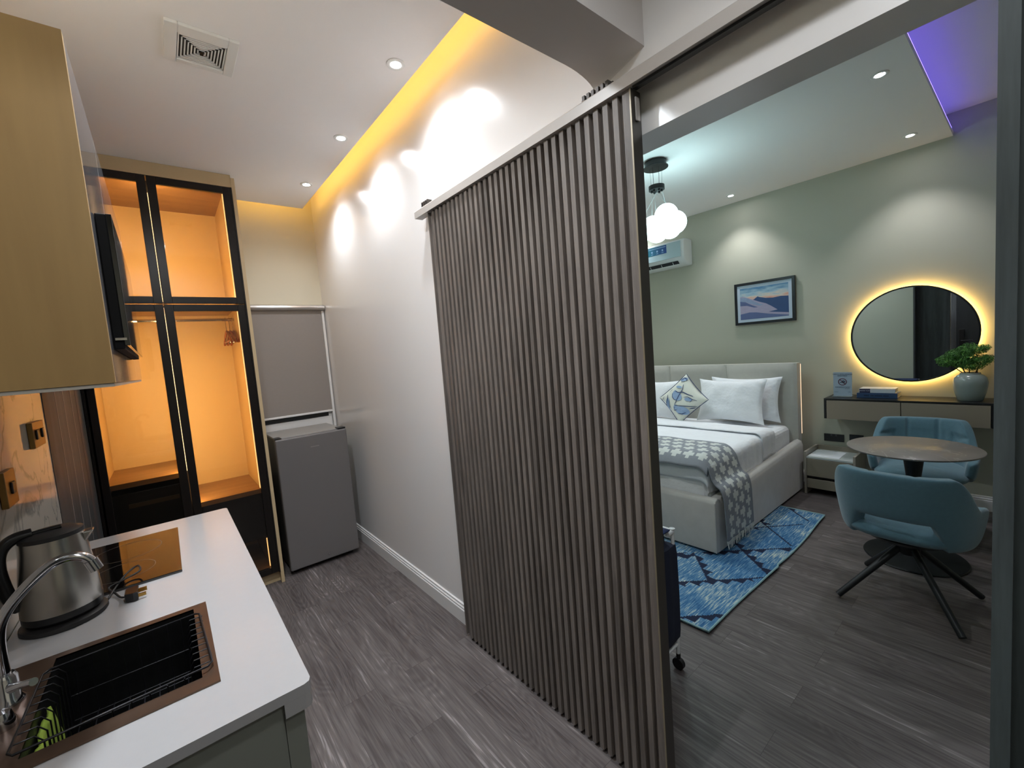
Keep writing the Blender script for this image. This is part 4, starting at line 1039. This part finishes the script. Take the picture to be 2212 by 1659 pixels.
for (cy_, cz_, ry_, rz_) in clumps:
    for k in range(int(900*ry_*rz_/0.0025)):
        a = rnd.uniform(0, 2*PI); c = rnd.uniform(-1, 1); rr = rnd.uniform(0.35, 1.25)**0.5
        s_ = math.sqrt(1-c*c)
        d = Vector((math.cos(a)*s_, math.sin(a)*s_, c))
        p = Vector((4.55+d.x*0.05*rr, cy_+d.y*ry_*rr, cz_+d.z*rz_*rr))
        n_ = (d+Vector((rnd.uniform(-.6, .6), rnd.uniform(-.6, .6), rnd.uniform(-.3, .9)))).normalized()
        u = n_.orthogonal().normalized(); u.rotate(Matrix.Rotation(rnd.uniform(0, 6.28), 3, n_)); v = n_.cross(u)
        q = rnd.uniform(0.004, 0.008)
        b.add([p-u*q, p+v*q*0.45+n_*q*0.2, p+u*q, p-v*q*0.45+n_*q*0.2], [(0, 1, 2, 3)])
o = b.build('foliage', leafmat(), t); 
for (y0, z0, y1, z1) in ((0.315, 1.05, 0.345, 1.12), (0.322, 1.05, 0.40, 1.13), (0.30, 1.05, 0.30, 1.15), (0.275, 1.05, 0.245, 1.13), (0.262, 1.05, 0.262, 1.10)):
    MB().tube([(4.55, y0, z0), (4.548, (y0+y1)/2, (z0+z1)/2), (4.55, y1, z1)], 0.003, 6).build('stem', mat('brown_stem', '#3b2a1b', 0.7), t, smooth=True)

# framed picture
t = thing('framed_picture', 'black framed landscape picture of mountain dunes at sunset', 'picture', (4.68, 1.71, 1.56))
py0, py1, pz0, pz1 = 1.435, 1.982, 1.560, 1.982
fw = 0.025; b = MB(); X0, X1 = 4.668, 4.698
b.box(X0, X1, py0, py0+fw, pz0, pz1).box(X0, X1, py1-fw, py1, pz0, pz1).box(X0, X1, py0+fw, py1-fw, pz0, pz0+fw).box(X0, X1, py0+fw, py1-fw, pz1-fw, pz1)
b.build('frame', mat('black_frame', '#1d2026', 0.35), t, bevel=0.001)
bx(4.676, 4.69, py0+fw, py1-fw, pz0+fw, pz1-fw).build('mount', mat('pale_mount_board', '#c3d2e2', 0.7, var=0.01), t)
qy0, qy1, qz0, qz1 = py0+0.055, py1-0.052, pz0+0.052, pz1-0.055
def sky():
    m, t_, b_ = nt('print_sky'); tc = N(t_, 'ShaderNodeTexCoord'); sp = N(t_, 'ShaderNodeSeparateXYZ'); L(t_, tc.outputs['Object'], sp.inputs[0])
    mp = N(t_, 'ShaderNodeMapping'); mp.inputs['Scale'].default_value = (1, 6, 26); L(t_, tc.outputs['Object'], mp.inputs[0])
    n1 = N(t_, 'ShaderNodeTexNoise', ins={'Scale': 1.5, 'Detail': 4.0}); L(t_, mp.outputs[0], n1.inputs['Vector'])
    mr_ = N(t_, 'ShaderNodeMapRange'); mr_.inputs[1].default_value = 0.20; mr_.inputs[2].default_value = 0.37; L(t_, sp.outputs['Z'], mr_.inputs[0])
    a = N(t_, 'ShaderNodeMath', operation='MULTIPLY_ADD'); a.inputs[1].default_value = 0.9; a.inputs[2].default_value = -0.45; L(t_, n1.outputs[0], a.inputs[0])
    a2 = N(t_, 'ShaderNodeMath', operation='ADD'); L(t_, a.outputs[0], a2.inputs[0]); L(t_, mr_.outputs[0], a2.inputs[1])
    r = N(t_, 'ShaderNodeValToRGB'); e = r.color_ramp.elements
    e[0].color = hexc('#b9677a')+(1,); e[1].color = hexc('#4b7fa8')+(1,)
    for p_, c_ in ((0.22, '#e0a18c'), (0.42, '#d8cfc4'), (0.62, '#a3c0cf')):
        k = e.new(p_); k.color = hexc(c_)+(1,)
    L(t_, a2.outputs[0], r.inputs[0]); L(t_, r.outputs[0], b_.inputs['Base Color']); b_.inputs['Roughness'].default_value = 0.6
    return m
b = MB(); X = 4.6755
b.poly([(X, qy0, qz0), (X, qy1, qz0), (X, qy1, qz1), (X, qy0, qz1)], 0)
def pp(pts, mi, k): b.poly([(X-0.0002*k, qy1-(qy1-qy0)*u, qz0+(qz1-qz0)*v) for u, v in pts], mi)
pp([(0, 0), (0, .62), (.1, .64), (.2, .60), (.3, .62), (.38, .70), (.42, .67), (.55, .62), (.7, .60), (.85, .62), (1, .60), (1, 0)], 1, 1)
pp([(0, 0), (0, .74), (.06, .75), (.15, .70), (.3, .60), (.42, .52), (.55, .45), (.66, .35), (.78, .22), (.6, .18), (1, .10), (1, 0)], 2, 2)
pp([(0, .72), (.12, .70), (.3, .56), (.42, .46), (.5, .42), (.42, .40), (.28, .46), (.15, .55), (0, .60)], 3, 3)
pp([(0, .60), (.12, .56), (.26, .44), (.38, .36), (.30, .36), (.15, .44), (0, .45)], 4, 4)
pp([(0, 0), (0, .18), (.2, .22), (.35, .20), (.6, .12), (1, .03), (1, 0)], 4, 4)
b.build('landscape_print', [sky(), mat('print_mountain', '#34507e', 0.6, var=0.12, vscale=14), mat('print_dune', '#a9a3bd', 0.6, var=0.12, vscale=20, stretch=(1, 1, 5)), mat('print_ridge', '#8fa0bf', 0.6, var=0.15, vscale=30), mat('print_shadow', '#5b6a96', 0.6, var=0.15, vscale=14)], t)

# ------------------------------------------------------------------ air conditioner
M_ac = mat('white_ac_plastic', '#d9dedf', 0.25, var=0.01)
t = thing('air_conditioner', 'white split air conditioner with blue sticker high on the bedroom wall', 'air conditioner', (4.6, 2.84, 2.28))
ay0, ay1 = 2.425, 3.255
pr = [(4.698, 2.275), (4.62, 2.275), (4.56, 2.29), (4.515, 2.325), (4.502, 2.36), (4.50, 2.45), (4.505, 2.53), (4.52, 2.553), (4.56, 2.562), (4.698, 2.562)]
MB().prism(pr, 'y', ay0, ay1).build('body', M_ac, t, smooth=50, bevel=0.018, seg=4)
bx(4.4965, 4.5005, ay0+0.03, ay1-0.03, 2.365, 2.535).build('front_panel', mat('ac_gloss_panel', '#b4cbd2', 0.12, spec=0.6), t, bevel=0.0015)
def rot_y(b_, M): return b_.xf(M)
MV = Matrix.Translation((4.527, 2.84, 2.308)) @ Matrix.Rotation(math.radians(-38), 4, 'Y')
MB().box(-0.004, 0.006, -0.34, 0.36, -0.022, 0.022).xf(MV).build('air_outlet', mat('outlet_dark', '#141a22', 0.5), t)
MB().box(-0.010, -0.004, -0.345, 0.345, -0.026, -0.016).xf(MV).build('flap', M_ac, t)
for k in range(5): MB().box(-0.008, 0.0, -0.28+k*0.14, -0.275+k*0.14, -0.016, 0.016).xf(MV).build('vane', M_ac, t)
def stick():
    m, t_, b_ = nt('blue_teal_sticker'); tc = N(t_, 'ShaderNodeTexCoord'); sp = N(t_, 'ShaderNodeSeparateXYZ'); L(t_, tc.outputs['Object'], sp.inputs[0])
    mr_ = N(t_, 'ShaderNodeMapRange'); mr_.inputs[1].default_value = -0.22; mr_.inputs[2].default_value = 0.12; L(t_, sp.outputs['Y'], mr_.inputs[0])
    r = N(t_, 'ShaderNodeValToRGB'); r.color_ramp.elements[0].color = hexc('#2a4f94')+(1,); r.color_ramp.elements[1].color = hexc('#1c7d7a')+(1,)
    L(t_, mr_.outputs[0], r.inputs[0]); L(t_, r.outputs[0], b_.inputs['Base Color']); b_.inputs['Roughness'].default_value = 0.4
    return m
st_ = MB().prism([(2.62, 2.525), (2.93, 2.525), (2.96, 2.51), (2.93, 2.455), (2.90, 2.435), (2.62, 2.435)], 'x', 4.4957, 4.4964).build('sticker', stick(), t)
b = MB()
for k in range(4):
    yy = 2.66+k*0.066; b.box(4.4950, 4.4957, yy, yy+0.018, 2.465, 2.485).box(4.4950, 4.4957, yy-0.004, yy+0.022, 2.447, 2.453)
b.box(4.4950, 4.4957, 2.63, 2.86, 2.505, 2.511)
b.build('sticker_icons', mat('sticker_white', '#9cc0e0', 0.4), st_)
bx(4.4955, 4.4963, 2.93, 3.0, 2.375, 2.381).build('brand_mark', mat('grey_ink', '#4a5c6c', 0.6), t)

# ------------------------------------------------------------------ pendant lamp
t = thing('pendant_lamp', 'black pendant lamp with a cluster of glowing white globes', 'lamp', (3.02, 1.82, BC))
px_, py_ = 3.02, 1.815
MB().lathe([(0.001, 0.0), (0.078, 0.0), (0.078, -0.035), (0.09, -0.042), (0.09, -0.048), (0.001, -0.048)], (px_, py_, BC), 36).build('canopy', M_conb, t, smooth=40)
MB().lathe([(0.001, 0.0), (0.057, 0.0), (0.057, -0.032), (0.001, -0.032)], (px_, py_, 2.635), 32).build('junction_disc', M_conb, t, smooth=40)
globes = [(3.0, 1.735, 2.395), (3.0, 1.672, 2.325), (3.02, 1.865, 2.345), (3.0, 1.818, 2.298), (3.04, 1.98, 2.338), (3.12, 1.78, 2.33)]
b = MB()
for k in range(6):
    a = k*PI/3; b.tube([(px_+0.042*math.cos(a), py_+0.042*math.sin(a), BC-0.048), (px_+0.038*math.cos(a), py_+0.038*math.sin(a), 2.635)], 0.0009, 5)
b.build('support_wires', mat('dark_metal', '#4b4643', 0.4, metal=0.6), t)
GM = emit('glowing_globe', (0.62, 0.96, 1.0), 4.0)
for k, g in enumerate(globes):
    a = k*PI/3
    MB().tube([(px_+0.035*math.cos(a), py_+0.035*math.sin(a), 2.604), (g[0], g[1], g[2]+0.082)], 0.0009, 5).build('cable', mat('clear_cable', '#9aa5a5', 0.4), t)
    MB().lathe([(0.0825*math.sin(q*PI/16)+0.0002, 0.0825*math.cos(q*PI/16)) for q in range(17)], g, 32).build('globe', GM, t, smooth=True)
    MB().lathe([(0.001, 0), (0.008, 0), (0.008, -0.014), (0.001, -0.014)], (px_+0.035*math.cos(a), py_+0.035*math.sin(a), 2.603), 10).build('cable_gland', M_conb, t)

# ------------------------------------------------------------------ round table
def marble2():
    m, t_, b_ = nt('brown_sintered_stone'); tc = N(t_, 'ShaderNodeTexCoord')
    n = N(t_, 'ShaderNodeTexNoise', ins={'Scale': 2.4, 'Detail': 5.0, 'Distortion': 1.5}); L(t_, tc.outputs['Object'], n.inputs['Vector'])
    a = N(t_, 'ShaderNodeMath', operation='SUBTRACT'); a.inputs[1].default_value = 0.5; L(t_, n.outputs[0], a.inputs[0]); ab = N(t_, 'ShaderNodeMath', operation='ABSOLUTE'); L(t_, a.outputs[0], ab.inputs[0])
    r = N(t_, 'ShaderNodeValToRGB'); r.color_ramp.elements[0].color = hexc('#a59d94')+(1,); r.color_ramp.elements[1].position = 0.006; r.color_ramp.elements[1].color = hexc('#7f7873')+(1,)
    L(t_, ab.outputs[0], r.inputs[0]); L(t_, r.outputs[0], b_.inputs['Base Color']); b_.inputs['Roughness'].default_value = 0.3
    return m
tc_ = (3.53, 0.478)
t = thing('round_table', 'small round pedestal table with brown stone top between two blue chairs', 'table', (tc_[0], tc_[1], 0))
MB().lathe([(0.001, 0.69), (0.312, 0.69), (0.316, 0.694), (0.316, 0.699), (0.312, 0.702), (0.001, 0.702)], (tc_[0], tc_[1], 0), 72).build('table_top', marble2(), t, smooth=40)
M_tb = mat('matt_black_metal', '#1c1f21', 0.42, metal=0.2)
MB().lathe([(0.001, 0.012), (0.05, 0.012), (0.036, 0.08), (0.030, 0.3), (0.034, 0.5), (0.05, 0.64), (0.062, 0.6895), (0.001, 0.6895)], (tc_[0], tc_[1]-0.01, 0), 36).build('pedestal', M_tb, t, smooth=45)
MB().lathe([(0.001, 0.0), (0.243, 0.0), (0.247, 0.005), (0.243, 0.011), (0.06, 0.016), (0.001, 0.016)], (tc_[0]-0.01, tc_[1]-0.012, 0), 64).build('base_plate', M_tb, t, smooth=40)

# ------------------------------------------------------------------ bucket chairs
M_ch = mat('blue_teal_chenille', '#557886', 0.9, var=0.12, vscale=55, bump=0.5, bscale=420, sheen=0.4)
def sstep(a, b_, x):
    x = max(0, min(1, (x-a)/(b_-a))); return x*x*(3-2*x)
def make_chair(label, loc, rz):
    # local frame: sitter faces +X, origin on the floor below the seat centre
    t = thing('swivel_chair', label, 'chair', loc, rz, 'blue swivel chairs at the round table')
    OFF[t.name] = Vector((0, 0, 0))
    PM = math.radians(118)
    def ring(phi):
        a = abs(phi)
        top = 0.755-0.165*sstep(math.radians(42), math.radians(72), a)-0.05*sstep(math.radians(72), PM, a)
        bot = 0.515-0.135*sstep(math.radians(28), math.radians(46), a)
        bot = bot+0.05*sstep(math.radians(85), PM, a)
        return top, bot
    def fn(u, v):
        phi = -PM+2*PM*u; top, bot = ring(phi)
        endk = min(1, min(u, 1-u)/0.035); endk = math.sqrt(max(0.0, 1-(1-endk)**2))*0.92+0.08
        th = v*2*PI; cc, ss = math.cos(th), math.sin(th)
        ex = 0.42
        vv = math.copysign(abs(ss)**ex, ss); tt_ = math.copysign(abs(cc)**ex, cc)
        zm, zh = (top+bot)/2, (top-bot)/2*(0.55+0.45*endk)
        z = zm+zh*vv
        thick = 0.028*endk
        lean = (z-0.38)/0.38
        # outer radius: grows with height, tucks in under the seat
        s = 0.80+0.20*min(1, max(0, lean))**0.7
        n_ = 2.6
        cphi, sphi = math.cos(phi), math.sin(phi)
        rad = 1/((abs(cphi)/0.275)**n_+(abs(sphi)/0.285)**n_)**(1/n_)
        rad = rad*s
        inner = 0
        if tt_ < 0:   # inner face: tufting seams
            ay = sphi*rad
            if abs(phi) < math.radians(80):
                inner = sstep(math.radians(78), math.radians(50), abs(phi))*0.013*(1-math.exp(-(abs(abs(ay)-0.09)/0.013)**2))*(1-math.exp(-((z-0.645)/0.013)**2))
        r_ = rad+thick*tt_-(inner if tt_ < 0 else 0)
        tilt = 0.10*max(0, z-0.45)*(cphi if cphi > 0 else 0)
        return (-cphi*(r_)-tilt, sphi*r_, z)
    b = MB(); b.grid(fn, 190, 80, cv=True)
    # end caps
    for uu in (0, 189): b.f.append(tuple(uu*80+j for j in range(80))); b.m.append(0)
    b.build('bucket_back', M_ch, t, smooth=70, local=True)
    # seat cushion
    def se(u, v):
        a = 2*PI*u; ph = -PI/2+PI*v
        ex = 0.55
        cz = math.sin(ph); cr = max(0, math.cos(ph))**0.45
        n_ = 3.0
        rr = 1/((abs(math.cos(a))/0.245)**n_+(abs(math.sin(a))/0.245)**n_)**(1/n_)
        x, y = rr*cr*math.cos(a)+0.0, rr*cr*math.sin(a)
        z = 0.425+0.052*cz
        if cz > 0: z -= 0.007*math.exp(-(abs(abs(y)-0.085)/0.007)**2)*cr; z += 0.012*(x/0.245)*0
        return (x-0.005, y, z)
    MB().grid(se, 72, 26, cu=True).build('seat', M_ch, t, smooth=80, local=True)
    MB().lathe([(0.001, 0.345), (0.17, 0.35), (0.2, 0.375), (0.001, 0.376)], n=32).build('seat_pan', M_tb, t, smooth=40, local=True)
    MB().lathe([(0.001, 0.255), (0.04, 0.255), (0.05, 0.27), (0.05, 0.315), (0.03, 0.32), (0.03, 0.348), (0.001, 0.348)], n=28).build('swivel_column', M_tb, t, smooth=40, local=True)
    for k in range(4):
        a = math.radians(45+90*k)
        c_, s_ = math.cos(a), math.sin(a)
        MB().tube([(0.02*c_, 0.02*s_, 0.305), (0.338*c_, 0.338*s_, 0.015)], [0.017, 0.0155], 14).build('leg', M_tb, t, smooth=50, local=True)
    return t
ch1 = make_chair('blue upholstered swivel chair with its back to the camera, nearest the partition', (2.955, 0.415, 0), math.radians(-4))
ch2 = dup(ch1, (4.03, 0.50, 0), PI+math.radians(4), 'blue upholstered swivel chair on the far side of the round table below the console')

# ------------------------------------------------------------------ laundry cart
M_nv = mat('navy_canvas', '#161d33', 0.8, var=0.06, bump=0.3, bscale=300)
M_tube = mat('white_coated_tube', '#d3d5d6', 0.3)
t = thing('laundry_cart', 'navy canvas laundry cart on castors half hidden behind the fluted door', 'laundry cart', (1.5, 1.25, 0))
lx0, lx1, ly0, ly1 = 1.36, 1.665, 1.0, 1.45
b = MB()
secs = [(0.66, 0.03), (0.60, 0.028), (0.585, -0.008), (0.35, -0.010), (0.16, -0.008), (0.11, 0.02), (0.075, 0.06)]
for (z, ins) in secs:
    pass
def bag(u, v):
    k = v*(len(secs)-1); i = min(int(k), len(secs)-2); f = k-i
    z = secs[i][0]+(secs[i+1][0]-secs[i][0])*f; ins = secs[i][1]+(secs[i+1][1]-secs[i][1])*f
    a = u*4; sd = int(a) % 4; f2 = a-int(a)
    cs = [(lx0+ins, ly0+ins), (lx1-0.008-ins, ly0+ins), (lx1-0.008-ins, ly1-ins), (lx0+ins, ly1-ins)]
    p, q = cs[sd], cs[(sd+1) % 4]
    bulge = 0.004*math.sin(PI*f2)*math.sin(PI*min(1, v*1.3))
    x, y = p[0]+(q[0]-p[0])*f2, p[1]+(q[1]-p[1])*f2
    nx_, ny_ = [(0, -1), (1, 0), (0, 1), (-1, 0)][sd]
    w2 = 0.004*math.sin(f2*25+v*3)*math.sin(PI*f2)
    return (x+nx_*(bulge+w2), y+ny_*(bulge+w2), z)
b.grid(bag, 64, 26, cu=True)
nb = len(b.v)
b.f.append(tuple(i*26+25 for i in range(64))); b.m.append(0)
b.build('bag', M_nv, t, smooth=60)
def tilt_lid(u, v): return (lx0-0.005+(lx1-0.035-lx0)*u, ly0-0.004+(ly1-ly0-0.02)*v, 0.663+0.008*math.sin(PI*u)*math.sin(PI*v))
MB().grid(tilt_lid, 10, 10).build('lid', mat('navy_lid', '#1d2c55', 0.75), t, smooth=True, solid=0.006)
for (x, y) in ((lx0, ly0), (lx1-0.008, ly0+0.005), (lx1-0.008, ly1), (lx0, ly1)):
    MB().tube([(x, y, 0.07), (x, y, 0.655)], 0.0085, 12).build('post', M_tube, t, smooth=True)
    MB().lathe([(0.001, 0), (0.012, 0), (0.013, 0.004), (0.001, 0.007)], (x, y, 0.655), 16).build('post_cap', M_tube, t, smooth=40)
    c = MB().tube([(x-0.006, y-0.010, 0.026), (x+0.006, y-0.010, 0.026)], 0.001, 6)
    c = MB(); c.tube([(x-0.010, y, 0.0265), (x+0.010, y, 0.0265)], 0.0262, 20)
    w_o = c.build('caster', mat('black_rubber', '#0e0e10', 0.6), t, smooth=40)
    MB().tube([(x+0.0, y+0.0, 0.055), (x, y, 0.075)], 0.010, 10).build('caster_fork', M_blk, t, smooth=40)
b = MB(); b.tube([(lx1-0.05, ly0+0.004, 0.645), (lx1-0.008, ly0+0.005, 0.645)], 0.011, 12); b.tube([(lx1-0.008, ly0+0.005, 0.645), (lx1-0.008, ly0+0.05, 0.645)], 0.011, 12)
b.tube([(lx0, ly0, 0.12), (lx1-0.008, ly0+0.005, 0.12)], 0.007, 10); b.tube([(lx1-0.008, ly0+0.005, 0.12), (lx1-0.008, ly1, 0.12)], 0.007, 10)
b.build('frame_rails', M_tube, t, smooth=True)
